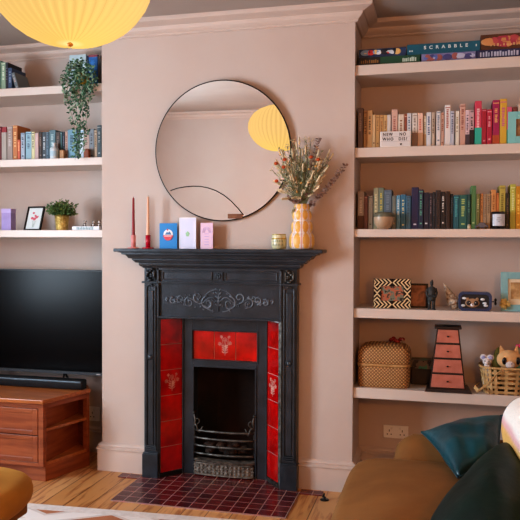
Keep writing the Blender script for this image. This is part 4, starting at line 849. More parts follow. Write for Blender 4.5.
# tower of drawers
Yd = .035; s0 = onz(447, 389, Z5); bx = at(447.5, 380, Yd).x
def hw_at(pxl, pxr, py): return (at(pxr, py, Yd).x - at(pxl, py, Yd).x) / 2
zt = at(447, 326.5, Yd).z - Z5; zc0 = at(447, 329, Yd).z - Z5; zb = at(447, 384.5, Yd).z - Z5
wt, wbm = hw_at(435.5, 457.5, 329), hw_at(429.2, 465.6, 384)
t = thing('drawer_tower', 'tapering little tower of four pink drawers with dark frame', 'drawers', (bx, Yd, Z5))
DK = mat('dark_lacquer', '#1e1516', .4, '#2c1e1e', 20)
def lerp(a, b, k): return a + (b - a) * k
o = MB(); dt, db = .08, .13
o.add([(-wbm, 0, .014), (wbm, 0, .014), (wbm, db, .014), (-wbm, db, .014), (-wt, .012, zc0), (wt, .012, zc0), (wt, dt + .02, zc0), (-wt, dt + .02, zc0)], [(0, 1, 2, 3), (4, 5, 6, 7), (0, 1, 5, 4), (1, 2, 6, 5), (2, 3, 7, 6), (3, 0, 4, 7)])
o.build('carcass', DK, t)
MB().prismz([(-wbm - .022, -.03), (wbm + .03, -.03), (wbm + .02, db + .01), (-wbm - .015, db + .01)], 0, .014, top=[(-wbm - .014, -.022), (wbm + .02, -.022), (wbm + .012, db), (-wbm - .008, db)]).build('base_plinth', DK, t)
MB().box(-wt - .012, wt + .012, -.004, dt + .03, zc0, zt - .002).build('cap', DK, t, bevel=.002)
PK = mat('pink_drawer_paint', '#bd7464', .5, '#ae6655', 20)
for k in range(4):
    k0, k1 = (k + .07) / 4, (k + .93) / 4; z0, z1 = lerp(.014, zc0, k0), lerp(.014, zc0, k1); w0, w1 = lerp(wbm, wt, k0) - .006, lerp(wbm, wt, k1) - .006; y0_, y1_ = .012 * k0 - .004, .012 * k1 - .004
    d_ = MB().add([(-w0, y0_, z0), (w0, y0_, z0), (w1, y1_, z1), (-w1, y1_, z1), (-w0, y0_ + .02, z0), (w0, y0_ + .02, z0), (w1, y1_ + .02, z1), (-w1, y1_ + .02, z1)], [(0, 1, 2, 3), (4, 5, 6, 7), (0, 1, 5, 4), (1, 2, 6, 5), (2, 3, 7, 6), (3, 0, 4, 7)]).build('drawer', PK, t, bevel=.001)
    MB().ball((0, y0_ - .006, (z0 + z1) / 2), (.0055, .006, .004), 10, 6).build('knob', BLK, d_)
# toy basket
Yk = .10; a = at(479, 385, .03); hb = at(480, 367, .03).z - Z5; bwid = .235
WB = mat('woven_split_cane', '#b08a58', .55, '#c8a674', 30)
t = thing('open_woven_basket', 'open split-cane basket of soft toys at the right of the lowest shelf', 'basket', (a.x + bwid / 2 + .006, Yk, Z5))
o = MB(); ns = 24; hx, hy = bwid / 2, .095
def rim(q, sc): return Vector((sc * hx * math.copysign(abs(math.cos(q)) ** .6, math.cos(q)), sc * hy * math.copysign(abs(math.sin(q)) ** .6, math.sin(q)), 0))
for k in range(ns):                               # uprights
    q = 2 * PI * k / ns; p0_ = rim(q, .84); p1_ = rim(q, 1.0) + Vector((0, 0, hb)); tt = Vector((-math.sin(q), math.cos(q), 0)) * .0072; off = p1_.normalized() * .0015
    o.add([p0_ - tt, p0_ + tt, p1_ + tt, p1_ - tt], [(0, 1, 2, 3)])
for r_ in range(5):
    z0 = .006 + r_ * (hb - .012) / 5; z1 = z0 + (hb / 5) * .48; N = 68; vs = []
    for k in range(N): q = 2 * PI * k / N; wob = .0022 * (1 if (k // 1 + r_) % 2 else -1); vs += [rim(q, lerp(.84, 1, z0 / hb)) * (1 + wob / .1) + Vector((0, 0, z0)), rim(q, lerp(.84, 1, z1 / hb)) * (1 + wob / .1) + Vector((0, 0, z1))]
    o.add(vs, [(2 * k, (2 * k + 2) % (2 * N), (2 * k + 3) % (2 * N), 2 * k + 1) for k in range(N)], 0, True)
o.build('woven_sides', WB, t)
MB().tube([rim(2 * PI * k / 48, 1.01) + Vector((0, 0, hb)) for k in range(49)], .006, 8).build('basket_rim', WB, t)
MB().superbox(hx * .8, hy * .8, 0, .006, 4).build('basket_bottom', mat('cane_shadow', '#5c4022', .8), t)
o = MB(); p0_, p1_, p2_ = at(500, 371, .0), at(488, 384, -.015), at(478, 391, -.02)
L_ = [Vector((p.x - t.location.x, p.y - t.location.y, p.z - Z5)) for p in (p0_, p1_, p2_)]; L_ = [L_[0] + Vector((.005, .0, .006))] + L_ + [L_[2] + Vector((-.014, .03, .012)), Vector((-hx * 1.0, .02, .03))]
for i in range(len(L_) - 1):
    a_, b_ = L_[i], L_[i + 1]; u = Vector((.35, 0, 1)).normalized() * .0085; o.add([a_ - u, b_ - u, b_ + u, a_ + u], [(0, 1, 2, 3)])
hd = o.build('handle', WB, t); md = hd.modifiers.new('thick', 'SOLIDIFY'); md.thickness = .003
# toys
FX = mat('apricot_plush', '#d8a874', .95, '#e0b480', 30, .3, 200); WP = mat('white_plush', '#cfc6c4', .95, '#dad2d0', 30, .3, 200)
c = at(509.5, 360, .06); zb_ = Z5 + .03
t = thing('plush_cat', 'apricot plush cat with black oval eyes peeking over the basket rim', 'soft toy', (c.x, .078, Z5 + .012), .25)
zc_ = c.z - Z5 - .012; o = MB(); o.ball((0, .01, zc_ * .5), (.04, .032, zc_ * .52)); o.ball((0, 0, zc_), (.060, .045, .046), 24, 16); o.build('plush_body', FX, t)
for s in (-1, 1):
    MB().add([(s * .05, 0, zc_ + .022), (s * .018, 0, zc_ + .042), (s * .044, .004, zc_ + .075), (s * .036, .018, zc_ + .03)], [(0, 1, 2), (1, 3, 2), (3, 0, 2), (0, 1, 3)]).build('ear', FX, t, bevel=.003)
    MB().ball((s * .033 - .004, -.040, zc_ - .001), (.011, .006, .018), 12, 8).build('eye', flat('#0c0808', .2), t)
MB().ball((-.010, -.042, zc_ - .020), (.022, .012, .018), 14, 10).build('muzzle', WP, t)
MB().ball((-.006, -.052, zc_ - .013), (.004, .003, .003), 8, 6).build('nose', flat('#7c6484'), t)
c = at(486.3, 361, .05)
t = thing('plush_mouse', 'small white plush mouse with lilac ears at the basket end', 'soft toy', (c.x + .004, .06, Z5 + .012), -.1)
zc_ = c.z - Z5 - .012; o = MB(); o.ball((0, 0, zc_ * .5), (.02, .02, zc_ * .5)); o.ball((0, 0, zc_ - .004), (.021, .019, .018)); o.ball((0, -.018, zc_ - .01), (.008, .008, .007)); o.build('plush_body', WP, t)
for s in (-1, 1):
    e_ = MB().ball((s * .016, .002, zc_ + .016), (.017, .006, .015)).build('ear', WP, t); MB().ball((s * .016, -.003, zc_ + .016), (.011, .004, .009)).build('inner_ear', flat('#9c9cc0', .9), e_)
    MB().ball((s * .009, -.017, zc_), (.003, .002, .0035), 8, 6).build('eye', INK, t)
c = at(517, 349, .09)
t = thing('knitted_cactus', 'teal knitted cactus toy with pink bloom behind the plush cat', 'soft toy', (c.x, .11, Z5 + .012))
zc_ = c.z - Z5 - .012; MB().tube([(0, 0, 0), (0, 0, zc_ * .7), (-.004, 0, zc_ - .02), (.006, 0, zc_ + .004)], [.014, .018, .017, .008], 12).build('stalk', mat('teal_knit', '#4c8c78', .95, '#5ca08c', 40), t)
o = MB(); [o.ball((.012 + .009 * math.cos(k * 1.26), .009 * math.sin(k * 1.26), zc_ + .012), (.009, .009, .008), 8, 6) for k in range(5)]; o.build('pink_bloom', mat('pink_wool', '#c83c68', .95), t)
c = at(499, 352, .12)
t = thing('olive_soft_toy', 'olive green fuzzy toy at the back of the cane basket', 'soft toy', (c.x, .145, Z5 + .012))
MB().ball((0, 0, (c.z - Z5) * .5), (.03, .026, (c.z - Z5) * .55)).build('fuzzy_body', mat('olive_plush', '#5c5420', .95, '#6c642c', 40, .4, 100), t)
MB().ball((-.01, -.026, (c.z - Z5) * .9), .003, 8, 6).ball((.012, -.026, (c.z - Z5) * .9), .003, 8, 6).build('eyes', INK, t)

# ------------------------------------------------------------------ left alcove small things
Z3, Z2, Z1L = 1.3195, 1.7192, 2.1215
a, b = at(1.7, 220, .06), at(10.6, 220, .06)
t = thing('lilac_box', 'small lilac cardboard box at the left of the shelf above the television', 'box', ((a.x + b.x) / 2, .06, Z3), .12); w = b.x - a.x; h = at(6, 208.6, .06).z - Z3
MB().box(-w / 2, w / 2, 0, .06, 0, h * .8).build('box_base', mat('lilac_card', '#9c8cc8', .6, '#a898d0', 20), t, bevel=.001)
MB().box(-w / 2 - .001, w / 2 + .001, -.001, .061, h * .8, h).build('box_lid', mat('lilac_card_pale', '#b8a8dc', .6), t, bevel=.001)
# potted plant in gold pot
b = at(62, 229, .09); h = at(62, 215, .09).z - Z3
t = thing('potted_houseplant', 'bushy green houseplant in a hammered gold pot above the television', 'plant', (b.x, .09, Z3))
GP = mat('hammered_gold', '#b8974c', .3, '#d8bc74', 60, .8, 110, metal=.7)
MB().lathe([(.031, 0), (.033, .003), (.042, h), (.039, h), (.038, h - .008)], 32).build('pot', GP, t)
MB().lathe([(.0335, h - .010), (.0005, h - .006)], 24).build('soil', flat('#2c1c12', .95), t)
o = MB(); s = MB()
for k in range(210):
    q = random.uniform(0, 2 * PI); rr = random.random() ** .5; tp_ = Vector((.090 * rr * math.cos(q), .06 * rr * math.sin(q), h + .004 + .082 * random.random() * (1.15 - rr * .5)))
    bs = Vector((tp_.x * .25, tp_.y * .25, h - .01)); s.tube([bs, bs.lerp(tp_, .6) + Vector((0, 0, .006)), tp_], .0008, 4)
    for j in range(7): q_ = bs.lerp(tp_, random.uniform(.45, 1.05)); o.leaf(q_, (tp_.x * 6 + random.uniform(-1, 1), random.uniform(-1, 1), random.uniform(-.3, 1)), random.uniform(.012, .02), random.uniform(.006, .01))
s.build('stems', STEM, t); o.build('foliage', mat('bushy_leaf', '#2c4a22', .5, '#6c8c4c', 45), t)
# row of tiny zebra/panda figures on a white block
a, b = at(72.5, 228.5, .05), at(101, 228.5, .05)
t = thing('panda_ornament', 'long white ornament topped with three tiny black and white pandas', 'ornament', ((a.x + b.x) / 2 - .004, .05, Z3)); w = b.x - a.x - .008
zt_ = at(90, 226, .05).z - Z3
MB().box(-w / 2, w / 2, -.006, .02, 0, zt_ - .002).build('base', mat('ornament_white', '#d4d4d8', .4), t, bevel=.001)
o = MB()
for k in range(11): o.box(-w / 2 + .03 + k * .0095, -w / 2 + .034 + k * .0095, -.0075, -.006, .003, zt_ - .004 - .002 * (k % 3))
o.build('raised_marks', flat('#6c9498'), t)
for px in (84.5, 93, 98.6):
    x = at(px, 226, .05).x - t.location.x; pz = zt_ - .002; o = MB()
    o.ball((x, .006, pz + .010), (.008, .007, .010), 10, 8, 0); o.ball((x + .002, .002, pz + .023), (.008, .007, .007), 10, 8, 0)
    for s in (-1, 1): o.ball((x + .002 + s * .0065, .004, pz + .029), .003, 8, 6, 1); o.ball((x + s * .007, -.001, pz + .006), (.004, .005, .004), 8, 6, 1); o.ball((x + .002 + s * .003, -.005, pz + .0235), (.002, .0015, .0022), 6, 4, 1)
    o.ball((x, .004, pz + .0155), (.0086, .0075, .0035), 10, 6, 1)
    o.build('panda_figure', [flat('#d8ccc4'), flat('#2c1c18')], t)
# white bottle on L2
b = at(54.4, 157.5, .045)
t = thing('bottle_vase', 'small white bottle in front of the grey-teal books', 'bottle', (b.x, .045, Z2)); k = (at(54.4, 143, .045).z - Z2) / .074
MB().lathe([(.018 * k, 0), (.020 * k, .003 * k), (.0205 * k, .045 * k), (.017 * k, .052 * k), (.0075 * k, .057 * k), (.0075 * k, .068 * k), (.009 * k, .074 * k), (.006 * k, .074 * k)], 28).build('bottle_body', mat('milk_glass', '#c4ccd0', .3), t)
MB().lathe([(.0208 * k, .012 * k), (.0210 * k, .014 * k), (.0210 * k, .034 * k), (.0208 * k, .036 * k)], 28).build('label', flat('#a8c0cc'), t)
for px, w_, lb in ((61.5, .026, 'small tan wooden block beside the white bottle'), (86, .03, 'small russet wooden block under the trailing plant tips')):
    b = at(px, 157, .04); t = thing('wooden_block', lb, 'ornament', (b.x, .04, Z2))
    MB().box(-w_ / 2, w_ / 2, 0, .025, 0, .05).build('block', mat('tan_wood' if w_ < .03 else 'russet_wood', '#9c7048' if w_ < .03 else '#7c3c20', .6, '#b08458' if w_ < .03 else '#8c4c2c', 30), t, bevel=.003)
    MB().lathe([(.008, .05), (.008, .053), (.0005, .054)], 16, c=(0, .012, 0)).build('inset_stud', flat('#5c4030'), t)
# trailing plant
b = at(80, 84, .06); PX = b.x
t = thing('trailing_plant', 'long trailing variegated plant spilling from the uppermost left shelf', 'plant', (PX, .085, Z1L))
MB().lathe([(.028, 0), (.032, .004), (.043, .072), (.039, .072), (.037, .06)], 30).build('pot', mat('ochre_pot', '#b8942c', .4, '#c8a840', 20), t)
MB().lathe([(.038, .062), (.0005, .066)], 20).build('soil', flat('#2c1c12', .95), t)
o = MB(); s = MB(); l2 = MB()
def lp(px, py, Y): p = at(px, py, Y); return Vector((p.x - PX, Y - .085, p.z - Z1L))
strands = [[(78, 68), (70, 78), (66, 95), (70, 108), (74, 125), (76, 145), (75, 160)], [(80, 66), (76, 75), (76, 92), (80, 110), (80, 130), (79, 148), (80, 158)], [(82, 66), (86, 74), (84, 92), (82, 108), (84, 126), (85, 142), (82, 152)],
  [(80, 66), (90, 70), (92, 82), (91, 92), (88, 104), (87, 116)], [(78, 66), (68, 70), (64, 78), (63, 88), (66, 96)], [(80, 66), (74, 66), (69, 64), (67, 68), (66, 76)], [(80, 66), (84, 62), (90, 64), (95, 72), (96, 82)], [(79, 66), (80, 78), (73, 92), (72, 104), (77, 116), (77, 136), (73, 152)], [(80, 70), (78, 84), (86, 100), (88, 112), (86, 124), (89, 134)], [(78, 68), (72, 82), (77, 98), (76, 112), (81, 122), (80, 140), (77, 156)]]
for si, sd in enumerate(strands):
    P = [Vector((0, 0, .064))]
    for j, (px, py) in enumerate(sd): P.append(lp(px, py, .05 if j == 0 and py < 70 else (.0 if py < 84 else -.03 - .01 * random.random())))
    s.tube(P, .0010, 5)
    for j in range(1, len(P)):
        seg_ = (P[j] - P[j - 1]).length; nlf = int(seg_ / .0085) + 2
        for k in range(nlf):
            q = P[j - 1].lerp(P[j], k / nlf) + Vector((random.uniform(-.012, .012), random.uniform(-.012, .003), random.uniform(-.006, .006)))
            (o if random.random() < .72 else l2).leaf(q, (random.uniform(-1, 1), random.uniform(-.8, .1), random.uniform(-1, .4)), random.uniform(.014, .023), random.uniform(.009, .014), nrm=(random.uniform(-.5, .5), -1, random.uniform(0, .8)))
for k in range(330):
    q = random.uniform(0, 2 * PI); rr = random.random() ** .5; px = 80 + 18.5 * rr * math.cos(q); py = 82 + 24 * rr * math.sin(q)
    (o if random.random() < .65 else l2).leaf(lp(px, py, -.005 - .02 * random.random()), (random.uniform(-1, 1), random.uniform(-.8, .1), random.uniform(-1, .4)), random.uniform(.014, .022), random.uniform(.009, .013), nrm=(random.uniform(-.5, .5), -1, random.uniform(0, .8)))
s.build('stems', STEM, t); o.build('foliage', LEAFD, t); l2.build('pale_leaves', mat('pale_variegated_leaf', '#6c8c6c', .5, '#8ca890', 40), t)

# ------------------------------------------------------------------ television and soundbar, corner cabinet
TY = .10; a = Vector((-.656, 0, 0)); zb = at(101, 375.8, TY).z; zt_ = at(101, 270.3, TY).z; tx1 = a.x; tx0 = tx1 - 1.09
t = thing('television', 'large black flat television in the left alcove', 'television', ((tx0 + tx1) / 2, TY, zb)); w = tx1 - tx0; h = zt_ - zb
MB().box(-w / 2, w / 2, .002, .03, 0, h).box(-w * .3, w * .3, .03, .055, .04, h * .6).build('casing', mat('tv_plastic', '#0a0a0c', .4), t, bevel=.002)
MB().box(-w / 2 + .006, w / 2 - .006, 0, .003, .018, h - .006).build('screen', mat('tv_screen', '#020204', .25, spec=.12), t)
MB().box(-w / 2, w / 2, -.0015, .002, 0, .013).build('bottom_bezel', mat('tv_trim', '#4a4c50', .35, metal=.5), t)
MB().box(w / 2 - .075, w / 2 - .05, -.0025, -.001, .004, .009).build('brand_mark', flat('#9a9c9e'), t)
CT = .438     # cabinet top
zl = zb - CT
for s in (-1, 1): MB().tube([(s * w * .24, .015, .01), (s * w * .25, -.03, -zl + .004)], .006, 8).tube([(s * w * .24, .015, .01), (s * w * .25, .05, -zl + .004)], .006, 8).build('foot', BLK, t)
cab = thing('corner_television_cabinet', 'reddish wood corner cabinet with angled open shelves under the television', 'cabinet', (0, 0, 0))
A = onz(43, 400.5, CT); B = onz(90.5, 388.6, CT); Bx = min(B.x, XL - .03)
tp_ = [(-1.75, -.33), (A.x, A.y), (Bx, B.y), (Bx - .035, B.y + .04), (-1.0, .25), (-1.75, .25)]
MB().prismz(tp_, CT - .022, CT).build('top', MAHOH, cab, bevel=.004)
P1, P2 = Vector((A.x - .012, A.y + .02)), Vector((Bx - .012, B.y + .01)); cb = CT - .0225
FY = P1.y; P3 = Vector((P2.x - .035, P2.y + .035)); P4 = Vector((-1.0, .235))
pl = MB(); pl.prismz([(-1.72, FY + .03), (P1.x - .005, FY + .03), (P2.x - .004, P2.y + .01), (P3.x, P3.y), (P4.x, P4.y), (-1.72, P4.y)], .0, .085); pl.build('plinth', MAHO, cab, bevel=.002)
dx = (P2 - P1).normalized(); nrm = Vector((dx.y, -dx.x)); LN = (P2 - P1).length; ang = math.atan2(dx.y, dx.x)
Mq = Matrix.Translation((P1.x, P1.y, 0)) @ Matrix.Rotation(ang, 4, 'Z')
c_ = MB(); c_.box(.002, .022, 0, .03, .085, cb, M=Mq); pass
c_.box(LN - .02, LN, 0, .03, .085, cb, M=Mq); c_.box(.022, LN - .02, 0.001, .02, cb - .03, cb - .0005, M=Mq)
c_.prismz([(P3.x, P3.y), (P3.x - .012, P3.y - .010), (P4.x - .006, P4.y - .016), (P4.x, P4.y)], .085, cb)
c_.box(P1.x - .03, P1.x - .012, FY + .021, P4.y - .02, .086, cb - .001); c_.box(-1.72, P4.x, P4.y - .012, P4.y, .085, cb)
c_.build('carcass', MAHO, cab, bevel=.001)
for z0 in (.085, .262):
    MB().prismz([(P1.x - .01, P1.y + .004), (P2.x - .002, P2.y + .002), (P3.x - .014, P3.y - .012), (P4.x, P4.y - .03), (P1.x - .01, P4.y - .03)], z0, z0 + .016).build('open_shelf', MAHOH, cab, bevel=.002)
c_ = MB(); c_.box(-1.72, P1.x - .0285, FY, FY + .02, cb - .028, cb).box(-1.72, P1.x - .0285, FY, FY + .02, .085, .105).box(P1.x - .028, P1.x + .001, FY - .001, FY + .02, .085, cb).build('front_rail', MAHO, cab, bevel=.001)
dw = (P1.x - .03 + 1.72) / 2
for k in range(2):
    x1 = P1.x - .03 - k * dw; x0 = x1 - dw + .006
    for z0, z1 in ((.108, .245), (.25, cb - .03)):
        d_ = MB().box(x0, x0 + .03, FY - .004, FY + .016, z0, z1).box(x1 - .03, x1, FY - .004, FY + .016, z0, z1).box(x0 + .03, x1 - .03, FY - .004, FY + .016, z1 - .022, z1).box(x0 + .03, x1 - .03, FY - .004, FY + .016, z0, z0 + .022).box(x0 + .03, x1 - .03, FY + .003, FY + .012, z0 + .02, z1 - .02)
        d_ = d_.build('drawer', MAHO, cab, bevel=.0015)
YS = -.005; a = at(84.5, 384, YS)
zs = at(60, 378.7, YS).z
t = thing('soundbar', 'long black soundbar on the cabinet below the television screen', 'soundbar', (a.x - .45, YS, CT))
MB().superbox(.45, .035, 0, zs - CT, 12, 64, [(1, .004), (1, zs - CT - .006), (.99, zs - CT)]).build('speaker_body', mat('speaker_cloth', '#15171b', .7, '#1d2026', 90, .3, 300), t)
MB().box(-.445, .445, -.036, -.03, zs - CT - .013, zs - CT - .004).build('top_trim', mat('soundbar_trim', '#4c565e', .35, metal=.4), t, bevel=.002)

# sockets
def socket(px0, px1, py0, py1, lb, double):
    a, b = at(px0, py0, D), at(px1, py1, D); w, h = b.x - a.x, a.z - b.z
    t = thing('wall_socket', lb, 'socket', ((a.x + b.x) / 2, D, b.z))
    MB().box(-w / 2, w / 2, -.009, -.0005, 0, h).build('face_plate', WHITE, t, bevel=.002)
    for s in ((-1, 1) if double else (0,)):
        o = MB(); x = s * w * .26
        o.box(x - .002, x + .002, -.0096, -.008, h * .5, h * .66); o.box(x - .013, x - .007, -.0096, -.008, h * .26, h * .34); o.box(x + .007, x + .013, -.0096, -.008, h * .26, h * .34); o.build('pin_holes', INK, t)
        MB().box(x + .012 * (1 if not s else -s) - .005, x + .012 * (1 if not s else -s) + .005, -.012, -.008, h * .68, h * .86).build('switch', flat('#d8d4d0'), t)
socket(383.5, 408.3, 424.3, 438.8, 'white double wall socket low in the right alcove', True)
socket(86, 100, 406, 421, 'shaded white wall socket beside the television cabinet', False)
t = thing('gas_tap', 'small dark metal tap fixed to the boards right of the hearth', 'tap', onz(324.5, 500, 0))
MB().lathe([(.022, 0), (.022, .003), (.006, .005), (.007, .014), (.004, .018)], 20).build('collar', BLK, t); MB().tube([(-.008, 0, .014), (-.003, -.002, .026), (.0, 0, .034)], [.005, .006, .003], 8).build('lever', BLK, t)

# ------------------------------------------------------------------ sofa
def puff(hx, hy, z0, z1, dome, M=None, e=7, seg=72):      # upholstered block with a domed top
    h = z1 - z0; r = min(.05, h * .45)
    pr = []
    for k in range(5): q = PI / 2 * k / 4; pr.append((1 - (r / min(hx, hy)) * (1 - math.sin(q)), z0 + r * (1 - math.cos(q))))
    for k in range(5): q = PI / 2 * k / 4; pr.append((1 - (r / min(hx, hy)) * (1 - math.cos(q)), z1 - r + r * math.sin(q)))
    last = pr[-1][0]
    for k in range(1, 8): s_ = last * (1 - k / 8); pr.append((s_, z1 + dome * (1 - (s_ / last) ** 2)))
    pr.append((.01, z1 + dome)); return MB().superbox(hx, hy, 0, 0, e, seg, pr, M=M)
sofa = thing('velvet_sofa', 'mustard brown velvet sofa against the right wall', 'sofa', (0, 0, 0))
MB().box(.86, 1.80, -2.75, -.60, .10, .28).build('base', VELVET, sofa, bevel=.02)
for k, (yc, hy) in enumerate(((-1.245, .515), (-2.28, .51))):
    puff(.315, hy, .27, .425, .045).build('seat_cushion', VELVET, sofa, loc=(1.135, yc, 0))
o = MB(); prf = [(-.085, .2), (-.095, .34), (-.095, .40), (-.08, .445), (-.045, .475), (0, .482), (.05, .465), (.08, .42), (.085, .3), (.085, .12), (-.08, .12)]
xs = [(.975, .74), (.985, .86), (1.01, .94), (1.05, 1), (1.4, 1.0), (1.79, 1.0)]; vs = []
for x, sc_ in xs: vs += [(x, -.625 + y * sc_, .12 + (z - .12) * (sc_ if sc_ < 1 else 1)) for y, z in prf]
n = len(prf); o.add(vs, [(i * n + j, i * n + (j + 1) % n, (i + 1) * n + (j + 1) % n, (i + 1) * n + j) for i in range(len(xs) - 1) for j in range(n)] + [tuple(range(n)), tuple(range(n * (len(xs) - 1), n * len(xs)))], 0, True)
o.build('arm', VELVET, sofa)
o = MB(); o.box(.87, 1.79, -2.93, -2.76, .12, .52); o.build('arm', VELVET, sofa, bevel=.05)
puff(.14, 1.05, .2, .70, .02).build('backrest', VELVET, sofa, loc=(1.66, -1.72, 0))
puff(.09, .5, .40, .735, .03).build('back_cushion', VELVET, sofa, loc=(1.50, -1.22, 0), rot=(0, .1, 0)); puff(.09, .5, .40, .735, .03).build('back_cushion', VELVET, sofa, loc=(1.50, -2.25, 0), rot=(0, .1, 0))
for x, y in ((.92, -.66), (.92, -2.7), (1.74, -.66), (1.74, -2.7)): MB().lathe([(.018, 0), (.026, .1)], 14).build('leg', MAHOD, sofa, loc=(x, y, 0))

def pillow(name, lb, corners, thick, m, piping=None, puffy=.07, wr=0):
    """four-cornered stuffed cushion: corners in order, 3-D points"""
    c = sum((Vector(p) for p in corners), Vector()) / 4; A_, B_, C_, D_ = [Vector(p) - c for p in corners]; n = (C_ - A_).cross(D_ - B_).normalized(); N = 20
    t = thing(name, lb, 'cushion', c); vs = []; rd = random.Random(len(lb))
    ph = [rd.uniform(0, 6) for _ in range(6)]
    for sgn in (1, -1):
        for i in range(N + 1):
            for j in range(N + 1):
                u, v = i / N, j / N; U, V = 2 * u - 1, 2 * v - 1
                u2 = .5 + U * (1 - puffy * (1 - V * V)) / 2; v2 = .5 + V * (1 - puffy * (1 - U * U)) / 2
                p = (A_ * (1 - u2) + B_ * u2) * (1 - v2) + (D_ * (1 - u2) + C_ * u2) * v2
                k = (max(0, 1 - U * U) * max(0, 1 - V * V)) ** .42; wv = wr * (math.sin(9 * u + 5 * v + ph[0]) * .5 + math.sin(17 * v - 7 * u + ph[1]) * .3 + math.sin(23 * u + ph[2]) * .2) * k
                vs.append(p + n * sgn * (thick / 2 * k + wv))
    M_ = N + 1; fs = []
    for b_ in (0, M_ * M_):
        for i in range(N):
            for j in range(N): fs.append((b_ + i * M_ + j, b_ + (i + 1) * M_ + j, b_ + (i + 1) * M_ + j + 1, b_ + i * M_ + j + 1))
    o = MB(); o.add(vs, fs, 0, True); ob = o.build('cushion_cover', m, t)
    bm = bmesh.new(); bm.from_mesh(ob.data); bmesh.ops.remove_doubles(bm, verts=bm.verts, dist=.0005); bmesh.ops.recalc_face_normals(bm, faces=bm.faces); bm.to_mesh(ob.data); bm.free()
    ed = [(0, v) for v in range(N + 1)] + [(u, N) for u in range(1, N + 1)] + [(N, v) for v in range(N - 1, -1, -1)] + [(u, 0) for u in range(N - 1, -1, -1)]
    MB().tube([vs[i * M_ + j] for i, j in ed], .003, 6, caps=False).build('piping', m, t)
    return t
pillow('velvet_cushion', 'shiny teal velvet cushion leaning on the far sofa arm', [at(421, 432, -.72), at(503.5, 415, -.62), onz(499, 462, .50), onz(458, 478, .485)], .12, TEAL, wr=.012)
PA, PB = onz(424, 534, .51), at(513, 444, -1.15)
pillow('velvet_cushion', 'dark green-teal velvet cushion nearest the camera on the sofa seat', [PA, PB, PB + Vector((.02, -.42, -.03)), PA + Vector((.15, -.40, .01))], .19, TEALD, wr=.010, puffy=-.10)
# throw
TW = bpy.data.materials.new('pink_white_throw'); TW.use_nodes = True
def _throw():
    nt = TW.node_tree; b = nt.nodes['Principled BSDF']; L = nt.links.new; b.inputs['Roughness'].default_value = .95
    tc = nt.nodes.new('ShaderNodeTexCoord'); mp = nt.nodes.new('ShaderNodeMapping'); L(tc.outputs['Object'], mp.inputs[0])
    w_ = nt.nodes.new('ShaderNodeTexWave'); w_.bands_direction = 'Z'; w_.inputs['Scale'].default_value = 1.9; w_.inputs['Distortion'].default_value = 1.5; w_.inputs['Phase Offset'].default_value = 1.2; L(mp.outputs[0], w_.inputs['Vector'])
    r = nt.nodes.new('ShaderNodeValToRGB'); e = r.color_ramp.elements; r.color_ramp.interpolation = 'EASE'; e[0].position = .15; e[0].color = lin('#e8e2da'); e[1].position = .55; e[1].color = lin('#d8a8a8'); x = e.new(.92); x.color = lin('#d8a860')
    L(w_.outputs['Fac'], r.inputs[0]); L(r.outputs[0], b.inputs['Base Color'])
    n = nt.nodes.new('ShaderNodeTexNoise'); n.inputs['Scale'].default_value = 90; L(tc.outputs['Object'], n.inputs['Vector']); bp = nt.nodes.new('ShaderNodeBump'); bp.inputs['Strength'].default_value = .6; bp.inputs['Distance'].default_value = .01; L(n.outputs['Fac'], bp.inputs['Height']); L(bp.outputs[0], b.inputs['Normal'])
_throw()
t = thing('knitted_throw', 'fluffy pink and white throw with tassels draped over the sofa back', 'throw', (1.36, -1.25, .6))
o = MB(); N, Mn = 18, 16; vs = []
prof_t = [at(523, 397, -1.12) + Vector((.16, 0, .012)), at(523, 397, -1.12), at(511, 403, -1.14), at(504, 414, -1.17), at(502.5, 430, -1.20), at(505.5, 446, -1.22), at(513, 454, -1.25), at(517, 470, -1.28), at(517, 493, -1.30)]
for i, p in enumerate(prof_t):
    for j in range(12):
        k = j / 11; q = p + Vector((.05 * k, -.42 * k, .01 * math.sin(k * PI) + .004 * math.sin(i * 2 + j * 1.3))); vs.append(q - Vector((1.36, -1.25, .6)) )
o.add(vs, [(i * 12 + j, i * 12 + j + 1, (i + 1) * 12 + j + 1, (i + 1) * 12 + j) for i in range(len(prof_t) - 1) for j in range(11)], 0, True)
ob = o.build('woven_cloth', TW, t); md = ob.modifiers.new('sub', 'SUBSURF'); md.levels = md.render_levels = 2; md = ob.modifiers.new('thick', 'SOLIDIFY'); md.thickness = .012; md.offset = 0
for px in (509, 514, 519):
    p0_ = at(517 + (px - 509) * .3, 491, -1.30) - Vector((1.36, -1.25, .6)); p1_ = at(px, 512, -1.31) - Vector((1.36, -1.25, .6))
    o = MB(); 
    for k in range(7): o.tube([p0_, p0_.lerp(p1_, .5) + Vector((random.uniform(-.004, .004),) * 2 + (0,)), p1_ + Vector((random.uniform(-.009, .009), random.uniform(-.006, .006), random.uniform(-.006, .006)))], .0018, 5)
    o.build('tassel', flat('#d0bcb0', .95), t)
# footstool
t = thing('velvet_footstool', 'mustard velvet footstool at the bottom left of the rug', 'footstool', (-.615, -1.62, .0075), .0)
puff(.365, .455, .285, .40, .055, e=4.5).build('cushion', mat('footstool_velvet', '#94651c', .8, '#a37226', 6, .12, 30, sheen=.4), t)
MB().box(-.30, .30, -.38, .38, .245, .29).build('base', VELVET, t, bevel=.01)
for x in (-.26, .26):
    for y in (-.33, .33): MB().lathe([(.014, 0), (.022, .235)], 12, c=(x, y, 0)).build('leg', MAHOD, t)

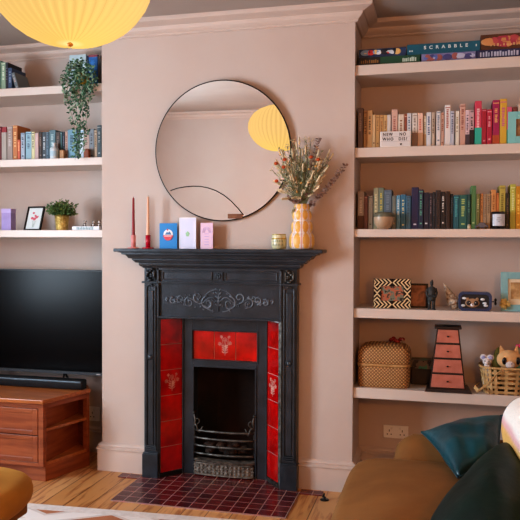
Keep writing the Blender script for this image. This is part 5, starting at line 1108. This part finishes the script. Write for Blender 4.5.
# ------------------------------------------------------------------ lights
def area(name, loc, rot, sx, sy, e, c):
    l = bpy.data.lights.new(name, 'AREA'); l.shape = 'RECTANGLE'; l.size = sx; l.size_y = sy; l.energy = e; l.color = c
    o = bpy.data.objects.new(name, l); COL.objects.link(o); o.location = loc; o.rotation_euler = rot; return o
area('assumed_window_daylight', (LX - .12, (wy0 + wy1) / 2, (wz0 + wz1) / 2), (0, -PI / 2, 0), wz1 - wz0, wy1 - wy0, 172, (.71, .86, 1))  # daylight from the left, set behind the assumed window
fl_ = thing('assumed_floor_lamp', 'assumed unseen floor lamp, slim and black with linen shade, behind the sofa end', 'lamp', (1.60, -3.05, 0))  # assumed lamp out of view, added as source of the warm light
MB().lathe([(.13, 0), (.13, .012), (.02, .02)], 32).build('base', BLK, fl_); MB().tube([(0, 0, .015), (0, 0, 1.42)], .01, 10).build('pole', BLK, fl_)
MB().add([(q * math.cos(w), q * math.sin(w), z) for q, z in ((.17, 1.32), (.11, 1.56)) for w in [2 * PI * k / 40 for k in range(40)]], [(k, (k + 1) % 40, 40 + (k + 1) % 40, 40 + k) for k in range(40)]).build('lamp_shade', SL, fl_)
ld = bpy.data.lights.new('assumed_lamp_bulb', 'POINT'); ld.energy = 105; ld.color = (1, .55, .19); ld.shadow_soft_size = .0  # warm fill from the assumed lamp
lo = bpy.data.objects.new('assumed_lamp_light', ld); COL.objects.link(lo); lo.parent = fl_; lo.location = (0, 0, 1.46)
W = bpy.data.worlds.new('daylight'); S.world = W; W.use_nodes = True
bg = W.node_tree.nodes['Background']; bg.inputs[0].default_value = (.75, .85, 1, 1); bg.inputs[1].default_value = .6

# ------------------------------------------------------------------ camera
cd = bpy.data.cameras.new('camera'); cd.sensor_fit = 'HORIZONTAL'; cd.sensor_width = 36; cd.lens = FPX / 520 * 36; cd.clip_start = .05
co = bpy.data.objects.new('camera', cd); COL.objects.link(co)
mw = Matrix((CR, CU, -CF)).transposed().to_4x4(); mw.translation = CAM; co.matrix_world = mw
S.camera = co
S.view_settings.view_transform = 'Standard'; S.view_settings.look = 'Medium High Contrast'; S.view_settings.exposure = 0
